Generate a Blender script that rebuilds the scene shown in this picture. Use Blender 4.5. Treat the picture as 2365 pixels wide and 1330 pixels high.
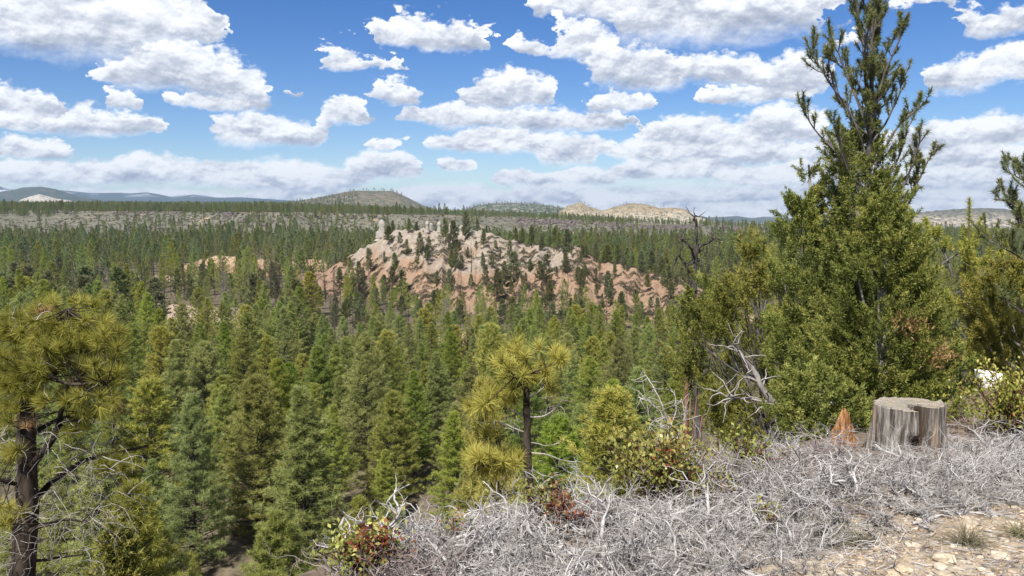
import bpy, math
import numpy as np

# ------------------------------------------------------------------ start, camera, sky, sun, exposure
for _o in list(bpy.data.objects):
    bpy.data.objects.remove(_o, do_unlink=True)
scene = bpy.context.scene
COL = scene.collection
R = math.radians

F = 2048.0                       # focal length in pixels of the 2365-wide photograph
HOR = 490.0                      # row of the eye-level horizon
TH = math.atan((665.0 - HOR) / F)
EYE = 1.7
HAZE = 0.000042                  # scattering per metre of the hazy air
CT, ST = math.cos(TH), math.sin(TH)

cam_data = bpy.data.cameras.new('camera')
cam = bpy.data.objects.new('camera', cam_data)
COL.objects.link(cam)
cam.location = (0, 0, EYE)
cam.rotation_euler = (math.pi / 2 - TH, 0, 0)
cam_data.sensor_width = 36.0
cam_data.lens = 36.0 * F / 2365.0
cam_data.clip_start = 0.1
cam_data.clip_end = 90000.0
scene.camera = cam

SUN_EL, SUN_AZ = R(49), R(-158)  # azimuth clockwise from +Y (the view direction): behind, to the left
sun_data = bpy.data.lights.new('sun', 'SUN')
sun_data.energy = 4.8
sun_data.angle = R(2.0)
sun_data.color = (1.0, 0.955, 0.88)
sun = bpy.data.objects.new('sun', sun_data)
COL.objects.link(sun)
sun.rotation_euler = (math.pi / 2 - SUN_EL, 0, math.pi - SUN_AZ)

vs = scene.view_settings
vs.view_transform = 'Standard'
vs.look = 'None'
vs.exposure = 0.66
vs.gamma = 1.0
vs.use_curve_mapping = False
scene.render.film_transparent = False
try:
    scene.cycles.max_bounces = 4
    scene.cycles.diffuse_bounces = 3
    scene.cycles.glossy_bounces = 2
    scene.cycles.transmission_bounces = 4
    scene.cycles.transparent_max_bounces = 8
    scene.cycles.volume_bounces = 0
    scene.cycles.use_denoising = True
except Exception:
    pass


def ray(px, py):
    """World direction (per metre of +Y) seen at a pixel of the photograph."""
    v = -(np.asarray(py, float) - 665.0) / F
    u = (np.asarray(px, float) - 1182.5) / F
    yy = CT + v * ST
    return u / yy, (v * CT - ST) / yy


def P(px, py, d):
    a, b = ray(px, py)
    return np.array([a * d, d + 0.0 * a, EYE + b * d])


# ------------------------------------------------------------------ node helpers
class NT:
    def __init__(self, tree):
        self.t = tree
        tree.nodes.clear()

    def n(self, kind, **kw):
        nd = self.t.nodes.new(kind)
        for k, v in kw.items():
            setattr(nd, k, v)
        return nd

    def put(self, sock, val):
        if hasattr(val, 'is_output') or isinstance(val, bpy.types.NodeSocket):
            self.t.links.new(val, sock)
        else:
            sock.default_value = val

    def m(self, op, a, b=None, c=None, clamp=False):
        nd = self.n('ShaderNodeMath', operation=op, use_clamp=clamp)
        self.put(nd.inputs[0], a)
        if b is not None:
            self.put(nd.inputs[1], b)
        if c is not None:
            self.put(nd.inputs[2], c)
        return nd.outputs[0]

    def vm(self, op, a, b=None, c=None, out=0):
        nd = self.n('ShaderNodeVectorMath', operation=op)
        self.put(nd.inputs[0], a)
        if b is not None:
            self.put(nd.inputs[1], b)
        if c is not None:
            self.put(nd.inputs[2], c)
        return nd.outputs['Value'] if op in ('LENGTH', 'DOT_PRODUCT', 'DISTANCE') else nd.outputs[0]

    def noise(self, vec, scale, detail=3.0, rough=0.55, dist=0.0):
        nd = self.n('ShaderNodeTexNoise')
        if vec is not None:
            self.put(nd.inputs['Vector'], vec)
        nd.inputs['Scale'].default_value = scale
        nd.inputs['Detail'].default_value = detail
        nd.inputs['Roughness'].default_value = rough
        nd.inputs['Distortion'].default_value = dist
        return nd

    def mix(self, f, a, b, mode='MIX'):
        nd = self.n('ShaderNodeMix', data_type='RGBA', blend_type=mode)
        self.put(nd.inputs[0], f)
        self.put(nd.inputs[6], a if not isinstance(a, tuple) else (*a[:3], 1))
        self.put(nd.inputs[7], b if not isinstance(b, tuple) else (*b[:3], 1))
        return nd.outputs[2]

    def ss(self, v, lo, hi):
        nd = self.n('ShaderNodeMapRange', interpolation_type='SMOOTHSTEP')
        self.put(nd.inputs[0], v)
        nd.inputs[1].default_value = lo
        nd.inputs[2].default_value = hi
        return nd.outputs[0]

    def lin(self, v, lo, hi, a=0.0, b=1.0):
        nd = self.n('ShaderNodeMapRange')
        self.put(nd.inputs[0], v)
        for i, x in enumerate((lo, hi, a, b)):
            nd.inputs[i + 1].default_value = x
        return nd.outputs[0]


# ------------------------------------------------------------------ world: Nishita sky with cumulus
# cumulus in seven storeys, the farthest (lowest) first; each storey is a list of lens-shaped puffs
# (column, row, half width, half height) from which a top and a base elevation are traced over azimuth
STOREYS = [
    [(200, 510, 700, 78), (700, 512, 500, 74), (1100, 515, 500, 66), (1600, 512, 520, 104), (2100, 512, 600, 100), (1300, 505, 300, 50)],
    [(120, 405, 205, 38), (450, 402, 215, 42), (660, 412, 190, 46), (890, 388, 90, 44), (1050, 386, 58, 18), (1197, 414, 66, 24),
     (1355, 412, 95, 26), (1560, 395, 170, 34), (1900, 410, 240, 50), (2285, 410, 240, 56)],
    [(60, 346, 108, 32), (900, 333, 46, 22), (1200, 328, 232, 36), (1480, 345, 66, 34), (1655, 352, 215, 46), (1312, 372, 66, 22),
     (1990, 345, 130, 58), (2240, 355, 160, 50)],
    [(200, 288, 182, 36), (150, 264, 70, 32), (570, 286, 98, 42), (625, 312, 126, 38), (800, 262, 72, 28), (950, 258, 48, 30),
     (1090, 266, 120, 42), (1245, 276, 208, 38), (1600, 306, 134, 40), (1720, 310, 195, 44), (1805, 282, 112, 42), (2300, 302, 112, 50), (2180, 320, 90, 40)],
    [(40, 238, 98, 46), (285, 234, 55, 31), (920, 212, 68, 31), (1165, 214, 112, 46), (1440, 238, 75, 31), (690, 208, 26, 12), (505, 232, 122, 26), (1740, 222, 122, 24)],
    [(430, 152, 138, 64), (530, 190, 114, 62), (330, 172, 120, 48), (600, 208, 50, 44), (790, 138, 78, 30), (885, 148, 70, 14),
     (1230, 108, 46, 27), (1360, 98, 84, 48), (1640, 164, 130, 46), (1480, 186, 118, 31), (1755, 180, 104, 36), (1840, 182, 70, 56),
     (1500, 112, 62, 22), (2250, 174, 120, 48), (2335, 152, 70, 52), (2190, 192, 78, 33), (1970, 92, 40, 18)],
    [(200, 40, 300, 62), (80, -20, 320, 84), (385, 55, 112, 74), (190, 116, 165, 34), (990, 82, 134, 44), (962, 66, 78, 34),
     (1085, 98, 58, 28), (1500, 12, 288, 48), (1650, 65, 222, 54), (1800, 60, 128, 42), (1330, 2, 122, 26), (1620, -40, 300, 60),
     (2310, 45, 84, 52), (2150, -6, 98, 16)],
]
rpf = np.random.default_rng(5)
STOREYS.insert(1, [(float(x_), float(rpf.uniform(428, 474)), float(rpf.uniform(55, 130)), float(rpf.uniform(9, 19))) for x_ in np.linspace(-60, 2420, 34) + rpf.normal(0, 25, 34)])
AZW, ELO, ELW = 0.62, -0.06, 0.44


def storey_curves(puffs):
    az = np.linspace(-AZW, AZW, 140)
    top = np.full(az.shape, -0.06)
    base = np.full(az.shape, 0.38)
    for (cx, cy, rx, ry) in puffs:
        a, b = ray(cx, cy)
        h = math.hypot(a, 1.0)
        a0, e0, ra, re = math.atan2(a, 1.0), math.atan2(b, h), rx / F / h, ry / F / h
        x = (az - a0) / ra
        ins = np.abs(x) < 1.0
        k = np.sqrt(np.clip(1 - x * x, 0, 1))
        top = np.where(ins, np.maximum(top, e0 + re * k), top)
        base = np.where(ins, np.minimum(base, e0 - 0.75 * re * k ** 0.6), base)
    gap = top < base
    cen = np.interp(az, az[~gap], 0.5 * (top + base)[~gap]) if (~gap).any() else top * 0
    top = np.where(gap, cen - 0.012, top)
    base = np.where(gap, cen + 0.012, base)
    return top, base


world = bpy.data.worlds.new('World')
world.use_nodes = True
w = NT(world.node_tree)
tc = w.n('ShaderNodeTexCoord')
sp = w.n('ShaderNodeSeparateXYZ')
w.put(sp.inputs[0], tc.outputs['Generated'])
az_ = w.m('ARCTAN2', sp.outputs[0], sp.outputs[1])
el_ = w.m('ARCSINE', sp.outputs[2])
elp = w.m('MAXIMUM', el_, 0.0)
cp = w.n('ShaderNodeCombineXYZ')
w.put(cp.inputs[0], az_)
w.put(cp.inputs[1], el_)
# billows: two scales of noise push the outlines, larger the higher the cloud stands
st = w.vm('MULTIPLY', cp.outputs[0], (1.0, 1.5, 1.0))
nA = w.noise(st, 17.0, 5.0, 0.58).outputs['Color']
nB = w.noise(st, 75.0, 4.0, 0.6).outputs['Color']
amp = w.m('MULTIPLY_ADD', elp, 0.36, 0.016)
wv = w.vm('ADD', w.vm('MULTIPLY_ADD', nB, (0.46, 0.42, 0.0), (-0.23, -0.21, 0.0)), w.vm('MULTIPLY_ADD', nA, (1.3, 0.8, 0.0), (-0.65, -0.4, 0.0)))
sc_ = w.n('ShaderNodeVectorMath', operation='SCALE')
w.put(sc_.inputs[0], wv)
w.put(sc_.inputs['Scale'], amp)
wsep = w.n('ShaderNodeSeparateXYZ')
w.put(wsep.inputs[0], sc_.outputs[0])
qa = w.m('ADD', az_, wsep.outputs[0])
qe = w.m('ADD', el_, wsep.outputs[1])
qb = w.m('MULTIPLY_ADD', wsep.outputs[1], 0.55, el_)
# relief: the same billows seen a little higher up, towards the sun
up = w.vm('ADD', st, (-0.004, 0.016, 0.0))
nU = w.noise(up, 17.0, 5.0, 0.58).outputs[0]
nV = w.noise(st, 17.0, 5.0, 0.58).outputs[0]
nW = w.noise(w.vm('ADD', st, (-0.001, 0.0042, 0.0)), 75.0, 3.0, 0.6).outputs[0]
nX = w.noise(st, 75.0, 3.0, 0.6).outputs[0]
relief = w.m('MULTIPLY_ADD', w.m('SUBTRACT', nX, nW), w.lin(elp, 0.02, 0.2, 0.42, 0.25), w.m('SUBTRACT', nV, nU))
tt = w.lin(qa, -AZW, AZW)
cc = w.n('ShaderNodeCombineColor')
for i_ in range(3):
    w.put(cc.inputs[i_], tt)
cover, light = None, None
for k_, puffs in enumerate(STOREYS):
    top, base = storey_curves(puffs)
    cv = w.n('ShaderNodeRGBCurve')
    mp = cv.mapping
    for ch, arr in ((0, top), (1, base)):
        cu_ = mp.curves[ch]
        xs = np.linspace(0, 1, len(arr))
        ys = np.clip((arr - ELO) / ELW, 0, 1)
        cu_.points[0].location = (0.0, float(ys[0]))
        cu_.points[1].location = (1.0, float(ys[-1]))
        for x_, y_ in zip(xs[1:-1], ys[1:-1]):
            cu_.points.new(float(x_), float(y_))
        for pt in cu_.points:
            pt.handle_type = 'VECTOR'
    mp.update()
    w.put(cv.inputs['Color'], cc.outputs[0])
    sc2 = w.n('ShaderNodeSeparateColor')
    w.put(sc2.inputs[0], cv.outputs[0])
    T_ = w.m('MULTIPLY_ADD', sc2.outputs[0], ELW, ELO)
    B_ = w.m('MULTIPLY_ADD', sc2.outputs[1], ELW, ELO)
    th = w.m('MAXIMUM', w.m('SUBTRACT', T_, B_), 0.006)
    dn = w.m('SUBTRACT', qb, B_)
    dd = w.m('DIVIDE', w.m('MINIMUM', w.m('SUBTRACT', T_, qe), w.m('MULTIPLY', dn, 0.8)), th)
    al = w.ss(dd, -0.05, 0.20 if k_ > 1 else 0.24)
    hr = w.m('DIVIDE', dn, th, clamp=True)
    if k_ == 0:
        hr = w.m('MULTIPLY_ADD', hr, 0.3, 0.5)
    elif k_ < 4:
        hr = w.m('MULTIPLY_ADD', hr, 0.8, 0.2)
    if cover is None:
        cover, light = al, hr
    else:
        mxn = w.n('ShaderNodeMix', data_type='FLOAT')
        w.put(mxn.inputs[0], al)
        w.put(mxn.inputs[2], light)
        w.put(mxn.inputs[3], hr)
        light = mxn.outputs[0]
        cover = w.m('MAXIMUM', cover, al)
# the rest of the sky: scattered cumulus of the same size and cover
nz = w.noise(w.vm('MULTIPLY', cp.outputs[0], (5.0, 9.0, 1.0)), 1.0, 4.0, 0.55).outputs[0]
outside = w.m('MAXIMUM', w.ss(w.m('ABSOLUTE', az_), 0.54, 0.62), w.ss(el_, 0.30, 0.36))
cover = w.m('MAXIMUM', w.m('MULTIPLY', cover, w.m('SUBTRACT', 1.0, outside)), w.m('MULTIPLY', outside, w.ss(nz, 0.50, 0.58)))
cover = w.m('MULTIPLY', cover, w.ss(el_, -0.03, 0.0))
lit = w.m('MULTIPLY_ADD', relief, 2.6, w.m('MULTIPLY_ADD', light, 0.98, 0.20), clamp=True)
ccol = w.n('ShaderNodeValToRGB')
cr = ccol.color_ramp
cr.elements[0].color = (0.33, 0.38, 0.48, 1)
cr.elements[1].color = (0.93, 0.95, 0.97, 1)
cr.elements.new(0.42).color = (0.52, 0.56, 0.65, 1)
cr.elements.new(0.72).color = (0.76, 0.79, 0.84, 1)
w.put(ccol.inputs[0], lit)
bg2 = w.n('ShaderNodeBackground')
w.put(bg2.inputs[0], ccol.outputs[0])
bg2.inputs[1].default_value = 0.75
sky = w.n('ShaderNodeTexSky', sky_type='NISHITA')
sky.sun_disc = False
sky.sun_elevation = SUN_EL
sky.sun_rotation = SUN_AZ
sky.altitude = 2300.0
sky.air_density = 1.0
sky.dust_density = 0.2
sky.ozone_density = 1.6
bg1 = w.n('ShaderNodeBackground')
hs = w.n('ShaderNodeHueSaturation')
hs.inputs['Hue'].default_value = 0.513
hs.inputs['Saturation'].default_value = 1.38
w.put(hs.inputs['Color'], sky.outputs[0])
w.put(bg1.inputs[0], hs.outputs[0])
bg1.inputs[1].default_value = 0.072
mxs = w.n('ShaderNodeMixShader')
w.put(mxs.inputs[0], cover)
w.put(mxs.inputs[1], bg1.outputs[0])
w.put(mxs.inputs[2], bg2.outputs[0])
wo = w.n('ShaderNodeOutputWorld')
w.put(wo.inputs[0], mxs.outputs[0])
world.cycles.sampling_method = 'MANUAL'
world.cycles.sample_map_resolution = 512
scene.world = world

# ------------------------------------------------------------------ mesh helpers
def nrm(a):
    return a / np.maximum(np.linalg.norm(a, axis=-1, keepdims=True), 1e-9)


class MB:
    """Collects triangles and quads and links them as one mesh."""
    def __init__(self):
        self.v, self.t, self.q, self.n, self.c = [], [], [], 0, []

    def add(self, v, tris=None, quads=None, tint=None):
        v = np.asarray(v, np.float32).reshape(-1, 3)
        if tris is not None:
            self.t.append(np.asarray(tris, np.int32).reshape(-1, 3) + self.n)
        if quads is not None:
            self.q.append(np.asarray(quads, np.int32).reshape(-1, 4) + self.n)
        self.v.append(v)
        if tint is None:
            tint = np.full(len(v), 0.5, np.float32)
        self.c.append(np.broadcast_to(np.asarray(tint, np.float32), (len(v),)))
        self.n += len(v)

    def mesh(self, name, mat, smooth=True):
        me = bpy.data.meshes.new(name)
        v = np.concatenate(self.v) if self.v else np.zeros((0, 3), np.float32)
        t = np.concatenate(self.t) if self.t else np.zeros((0, 3), np.int32)
        q = np.concatenate(self.q) if self.q else np.zeros((0, 4), np.int32)
        me.vertices.add(len(v))
        me.vertices.foreach_set('co', v.ravel())
        loops = np.concatenate([t.ravel(), q.ravel()]).astype(np.int32)
        starts = np.concatenate([np.arange(len(t)) * 3, len(t) * 3 + np.arange(len(q)) * 4]).astype(np.int32)
        me.loops.add(len(loops))
        me.loops.foreach_set('vertex_index', loops)
        me.polygons.add(len(starts))
        me.polygons.foreach_set('loop_start', starts)
        me.polygons.foreach_set('use_smooth', np.full(len(starts), smooth, bool))
        at = me.attributes.new('tint', 'FLOAT', 'POINT')
        at.data.foreach_set('value', np.concatenate(self.c) if self.c else np.zeros(0, np.float32))
        me.update(calc_edges=True)
        if mat is not None:
            me.materials.append(mat)
        return me


def link(name, data, parent=None, loc=None, rotz=None, scale=None):
    o = bpy.data.objects.new(name, data)
    COL.objects.link(o)
    if parent is not None:
        o.parent = parent
    if loc is not None:
        o.location = [float(x) for x in loc]
    if rotz is not None:
        o.rotation_euler = (0, 0, float(rotz))
    if scale is not None:
        o.scale = (float(scale),) * 3 if np.isscalar(scale) else [float(x) for x in scale]
    return o


def tag(o, label=None, cat=None, group=None, kind=None):
    if label:
        o['label'] = label
    if cat:
        o['category'] = cat
    if group:
        o['group'] = group
    if kind:
        o['kind'] = kind
    return o


def resample(pts, n):
    """Catmull-Rom through the control points."""
    pts = np.asarray(pts, float)
    if len(pts) == 2:
        t = np.linspace(0, 1, n)[:, None]
        return pts[0] * (1 - t) + pts[1] * t
    p = np.vstack([2 * pts[0] - pts[1], pts, 2 * pts[-1] - pts[-2]])
    out = []
    for u in np.linspace(0, len(pts) - 1 - 1e-6, n):
        i = int(u)
        t = u - i
        a, b, c, d = p[i], p[i + 1], p[i + 2], p[i + 3]
        out.append(0.5 * (2 * b + (c - a) * t + (2 * a - 5 * b + 4 * c - d) * t * t + (3 * b - a - 3 * c + d) * t ** 3))
    return np.array(out)


_TQ = {}


def tube(mb, pts, rad, k=5, tint=0.5):
    pts = np.asarray(pts, float)
    n = len(pts)
    rad = np.broadcast_to(np.asarray(rad, float), (n,))
    t = np.empty_like(pts)
    t[1:-1] = pts[2:] - pts[:-2]
    t[0] = pts[1] - pts[0]
    t[-1] = pts[-1] - pts[-2]
    t = nrm(t)
    d = np.abs(pts[-1] - pts[0])
    ref = np.zeros(3)
    ref[int(np.argmin(d))] = 1.0
    a = nrm(np.cross(t, ref))
    b = np.cross(t, a)
    ang = np.arange(k) * (2 * math.pi / k)
    ring = pts[:, None] + rad[:, None, None] * (np.cos(ang)[None, :, None] * a[:, None] + np.sin(ang)[None, :, None] * b[:, None])
    key = (n, k)
    if key not in _TQ:
        i = np.arange(n - 1)[:, None] * k
        j = np.arange(k)[None]
        j2 = (j + 1) % k
        _TQ[key] = np.stack([i + j, i + j2, i + k + j2, i + k + j], -1).reshape(-1, 4)
    mb.add(ring.reshape(-1, 3), quads=_TQ[key], tint=tint)


def blades(mb, C, D, L, wd, rng, tint=None):
    """One pointed blade (a needle bundle or sprig) per row: base C, direction D, length L, width wd."""
    N = len(C)
    if N == 0:
        return
    side = nrm(np.cross(D, rng.normal(size=(N, 3)))) * (np.broadcast_to(np.asarray(wd, float), (N,))[:, None] * 0.5)
    L = np.broadcast_to(np.asarray(L, float), (N,))[:, None]
    v = np.stack([C - side, C + side, C + D * L], 1)
    tt = None if tint is None else np.repeat(tint, 3)
    mb.add(v.reshape(-1, 3), tris=np.arange(N * 3).reshape(-1, 3), tint=tt)


def kites(mb, C, D, L, wd, rng, tint=None, nhint=None):
    """One four-cornered leaf per row."""
    N = len(C)
    if N == 0:
        return
    ref = rng.normal(size=(N, 3)) if nhint is None else nhint
    side = nrm(np.cross(D, ref)) * (np.broadcast_to(np.asarray(wd, float), (N,))[:, None] * 0.5)
    L = np.broadcast_to(np.asarray(L, float), (N,))[:, None]
    mid = C + D * L * 0.55
    v = np.stack([C, mid - side, C + D * L, mid + side], 1)
    tt = None if tint is None else np.repeat(tint, 4)
    mb.add(v.reshape(-1, 3), quads=np.arange(N * 4).reshape(-1, 4), tint=tt)


def tufts(mb, C, A, m, L, wd, spread, rng, tint=None):
    """Starburst of m needles round each axis A at C."""
    N = len(C)
    if N == 0:
        return
    d = nrm(A[:, None] + spread * rng.normal(size=(N, m, 3)))
    c = C[:, None] + d * (0.04 * np.asarray(L))
    l = L * rng.uniform(0.65, 1.1, (N, m))
    if tint is None:
        tint = rng.uniform(0, 1, N)
    tn = np.clip(np.repeat(tint[:, None], m, 1) + rng.normal(0, 0.08, (N, m)), 0, 1)
    blades(mb, c.reshape(-1, 3), d.reshape(-1, 3), l.ravel(), wd, rng, tn.ravel())


# ------------------------------------------------------------------ value noise
def _hash(ix, iy, s):
    h = (ix.astype(np.int64) * 374761393 + iy.astype(np.int64) * 668265263 + s * 1442695041) & 0xFFFFFFFF
    h = ((h ^ (h >> 13)) * 1274126177) & 0xFFFFFFFF
    return ((h ^ (h >> 16)) & 0xFFFFFF) / float(0xFFFFFF)


def vnoise(x, y, s=0):
    x, y = np.asarray(x, float), np.asarray(y, float)
    ix, iy = np.floor(x), np.floor(y)
    fx, fy = x - ix, y - iy
    fx, fy = fx * fx * (3 - 2 * fx), fy * fy * (3 - 2 * fy)
    a, b = _hash(ix, iy, s), _hash(ix + 1, iy, s)
    c, d = _hash(ix, iy + 1, s), _hash(ix + 1, iy + 1, s)
    return (a * (1 - fx) + b * fx) * (1 - fy) + (c * (1 - fx) + d * fx) * fy


def fbm(x, y, o=4, s=0, ridged=False):
    t, amp, tot = 0.0, 1.0, 0.0
    for i in range(o):
        n = vnoise(x * 2 ** i + 17.3 * i, y * 2 ** i - 9.1 * i, s + i)
        if ridged:
            n = 1 - np.abs(2 * n - 1)
        t = t + amp * n
        tot += amp
        amp *= 0.5
    return t / tot


def smooth(t):
    t = np.clip(t, 0, 1)
    return t * t * (3 - 2 * t)


# ------------------------------------------------------------------ materials
def new_mat(name):
    m = bpy.data.materials.new(name)
    m.use_nodes = True
    return m, NT(m.node_tree)


def finish(t, bsdf):
    o = t.n('ShaderNodeOutputMaterial')
    t.put(o.inputs['Surface'], bsdf)


def foliage_mat(name, dark, mid, bright, trans=0.28, vary=0.22, rough=0.55, dead=None):
    """Leaf colour by tuft (the mesh's own tint) and by tree."""
    m, t = new_mat(name)
    at = t.n('ShaderNodeAttribute', attribute_name='tint')
    oi = t.n('ShaderNodeObjectInfo')
    ramp = t.n('ShaderNodeValToRGB')
    cr = ramp.color_ramp
    cr.elements[0].color = (*dark, 1)
    cr.elements[1].color = (*bright, 1)
    cr.elements.new(0.55).color = (*mid, 1)
    t.put(ramp.inputs[0], at.outputs['Fac'])
    hsv = t.n('ShaderNodeHueSaturation')
    t.put(hsv.inputs['Color'], ramp.outputs[0])
    t.put(hsv.inputs['Hue'], t.lin(oi.outputs['Random'], 0, 1, 0.5 - 0.05 * vary / 0.22, 0.5 + 0.016 * vary / 0.22))
    r2 = t.m('FRACT', t.m('MULTIPLY', oi.outputs['Random'], 7.31))
    t.put(hsv.inputs['Value'], t.lin(r2, 0, 1, 1 - vary * 1.2, 1 + vary * 1.2))
    r3 = t.m('FRACT', t.m('MULTIPLY', oi.outputs['Random'], 23.7))
    t.put(hsv.inputs['Saturation'], t.lin(r3, 0, 1, 1 - vary * 1.1, 1 + vary * 0.5))
    p = t.n('ShaderNodeBsdfPrincipled')
    t.put(p.inputs['Base Color'], hsv.outputs[0])
    p.inputs['Roughness'].default_value = rough
    p.inputs['Specular IOR Level'].default_value = 0.25
    tr = t.n('ShaderNodeBsdfTranslucent')
    t.put(tr.inputs[0], hsv.outputs[0])
    mx_ = t.n('ShaderNodeMixShader')
    mx_.inputs[0].default_value = trans
    t.put(mx_.inputs[1], p.outputs[0])
    t.put(mx_.inputs[2], tr.outputs[0])
    finish(t, mx_.outputs[0])
    return m


def bark_mat(name, dark, light, scale=14.0, stretch=0.18, bump=0.6, rough=0.9):
    m, t = new_mat(name)
    tc_ = t.n('ShaderNodeTexCoord')
    v = t.vm('MULTIPLY', tc_.outputs['Object'], (1, 1, stretch))
    n1 = t.noise(v, scale, 5, 0.6)
    n2 = t.noise(tc_.outputs['Object'], scale * 0.22, 2, 0.5)
    f = t.ss(t.m('MULTIPLY_ADD', n2.outputs[0], 0.5, t.m('MULTIPLY', n1.outputs[0], 0.7)), 0.42, 0.76)
    at = t.n('ShaderNodeAttribute', attribute_name='tint')
    f = t.m('ADD', f, t.m('SUBTRACT', at.outputs['Fac'], 0.5), clamp=True)
    c = t.mix(f, dark, light)
    p = t.n('ShaderNodeBsdfPrincipled')
    t.put(p.inputs['Base Color'], c)
    p.inputs['Roughness'].default_value = rough
    p.inputs['Specular IOR Level'].default_value = 0.15
    b = t.n('ShaderNodeBump')
    b.inputs['Strength'].default_value = bump
    b.inputs['Distance'].default_value = 0.02
    t.put(b.inputs['Height'], n1.outputs[0])
    t.put(p.inputs['Normal'], b.outputs[0])
    finish(t, p.outputs[0])
    return m


MAT = {}
MAT['pine'] = foliage_mat('pine_needles', (0.125, 0.17, 0.034), (0.275, 0.34, 0.075), (0.44, 0.48, 0.13), vary=0.17, trans=0.45)
MAT['pine_yellow'] = foliage_mat('pine_needles_yellow', (0.17, 0.18, 0.032), (0.37, 0.37, 0.072), (0.60, 0.55, 0.14), vary=0.08, trans=0.40)
MAT['pine_gold'] = foliage_mat('pine_needles_gold', (0.19, 0.18, 0.035), (0.41, 0.38, 0.085), (0.64, 0.57, 0.17), vary=0.05, trans=0.36)
MAT['pine_grey'] = foliage_mat('pine_needles_dull', (0.075, 0.10, 0.038), (0.145, 0.178, 0.066), (0.23, 0.26, 0.10), vary=0.2, trans=0.36)
MAT['pinyon'] = foliage_mat('pinyon_needles', (0.075, 0.10, 0.03), (0.16, 0.185, 0.06), (0.30, 0.29, 0.11), vary=0.05)
MAT['juniper'] = foliage_mat('juniper_sprays', (0.060, 0.088, 0.018), (0.17, 0.208, 0.042), (0.36, 0.375, 0.09), vary=0.07)
MAT['juniper_yellow'] = foliage_mat('juniper_sprays_yellow', (0.10, 0.105, 0.022), (0.20, 0.20, 0.042), (0.34, 0.30, 0.075), vary=0.06)
MAT['juniper_mix'] = foliage_mat('juniper_sprays_olive', (0.085, 0.10, 0.022), (0.19, 0.21, 0.046), (0.34, 0.33, 0.085), vary=0.06)
MAT['manzanita'] = foliage_mat('manzanita_leaves', (0.11, 0.125, 0.022), (0.23, 0.25, 0.045), (0.44, 0.42, 0.10), vary=0.08, rough=0.35)
MAT['red_leaf'] = foliage_mat('rust_leaves', (0.13, 0.035, 0.018), (0.25, 0.075, 0.03), (0.36, 0.15, 0.05), vary=0.05)
MAT['far_pine'] = foliage_mat('far_needles', (0.09, 0.128, 0.038), (0.165, 0.215, 0.064), (0.26, 0.30, 0.10), vary=0.24, trans=0.36)
MAT['hill_shrub'] = foliage_mat('hill_shrub_leaves', (0.085, 0.085, 0.045), (0.15, 0.145, 0.075), (0.23, 0.21, 0.115), vary=0.15)
MAT['dead_needle'] = foliage_mat('dead_needles', (0.20, 0.10, 0.045), (0.32, 0.18, 0.08), (0.44, 0.29, 0.13), vary=0.03)
MAT['bark'] = bark_mat('pine_bark', (0.014, 0.011, 0.009), (0.075, 0.058, 0.045))
MAT['bark_far'] = bark_mat('pine_bark_far', (0.028, 0.024, 0.020), (0.095, 0.08, 0.068), scale=3.0, bump=0.2)
MAT['bark_red'] = bark_mat('juniper_bark', (0.11, 0.055, 0.035), (0.27, 0.15, 0.10), scale=30)
MAT['limb_grey'] = bark_mat('weathered_limb', (0.12, 0.105, 0.095), (0.40, 0.37, 0.34), scale=18)
MAT['limb_brown'] = bark_mat('grey_brown_limb', (0.045, 0.038, 0.036), (0.16, 0.145, 0.14), scale=18)
MAT['snag'] = bark_mat('charred_snag', (0.022, 0.019, 0.018), (0.11, 0.095, 0.085), scale=6)
MAT['snag_pale'] = bark_mat('bleached_snag', (0.20, 0.18, 0.165), (0.45, 0.42, 0.39), scale=6)
MAT['twig'] = bark_mat('dead_twigs', (0.095, 0.078, 0.068), (0.47, 0.445, 0.425), scale=11, stretch=0.7, bump=0.25, rough=0.75)
MAT['twig_dark'] = bark_mat('dark_twigs', (0.07, 0.05, 0.045), (0.30, 0.25, 0.235), scale=11, stretch=0.7, bump=0.2)  # darker brownish dead wood
MAT['stem_red'] = bark_mat('manzanita_stems', (0.055, 0.02, 0.016), (0.17, 0.075, 0.055), scale=14, bump=0.1, rough=0.5)


# ------------------------------------------------------------------ terrain
EDGE = np.array([(-9.0, -30.0), (-4.2, -6.0), (-2.0, 1.6), (-0.92, 3.9), (-0.12, 4.55), (0.85, 5.2), (1.4, 5.8), (2.3, 6.6), (3.4, 8.0), (6.0, 11.0), (15.0, 16.0), (28.0, 22.0), (60, 30)])


def edge_dist(x, y):
    """Metres beyond the rim of the knoll (positive towards the valley)."""
    x, y = np.asarray(x, float), np.asarray(y, float)
    best = np.full(x.shape, 1e9)
    sg = np.ones(x.shape)
    for (ax, ay), (bx, by) in zip(EDGE[:-1], EDGE[1:]):
        dx, dy = bx - ax, by - ay
        t = np.clip(((x - ax) * dx + (y - ay) * dy) / (dx * dx + dy * dy), 0, 1)
        ex, ey = x - (ax + t * dx), y - (ay + t * dy)
        d = np.hypot(ex, ey)
        cr_ = dx * (y - ay) - dy * (x - ax)
        upd = d < best
        best = np.where(upd, d, best)
        sg = np.where(upd, np.sign(cr_), sg)
    return best * sg


RIM_PX = [-600, 0, 300, 600, 800, 1000, 1200, 1400, 1500, 1640, 1760, 2000, 2365, 3000]
RIM_ROW = [486, 487, 489, 491, 493, 496, 504, 515, 521, 523, 529, 536, 545, 550]
FAR_PX = [-600, 0, 600, 720, 1000, 1300, 1640, 1800, 2365, 3000]
FAR_ROW = [470, 470, 470, 474, 492, 500, 517, 523, 538, 540]
FLOOR = -29.0


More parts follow.
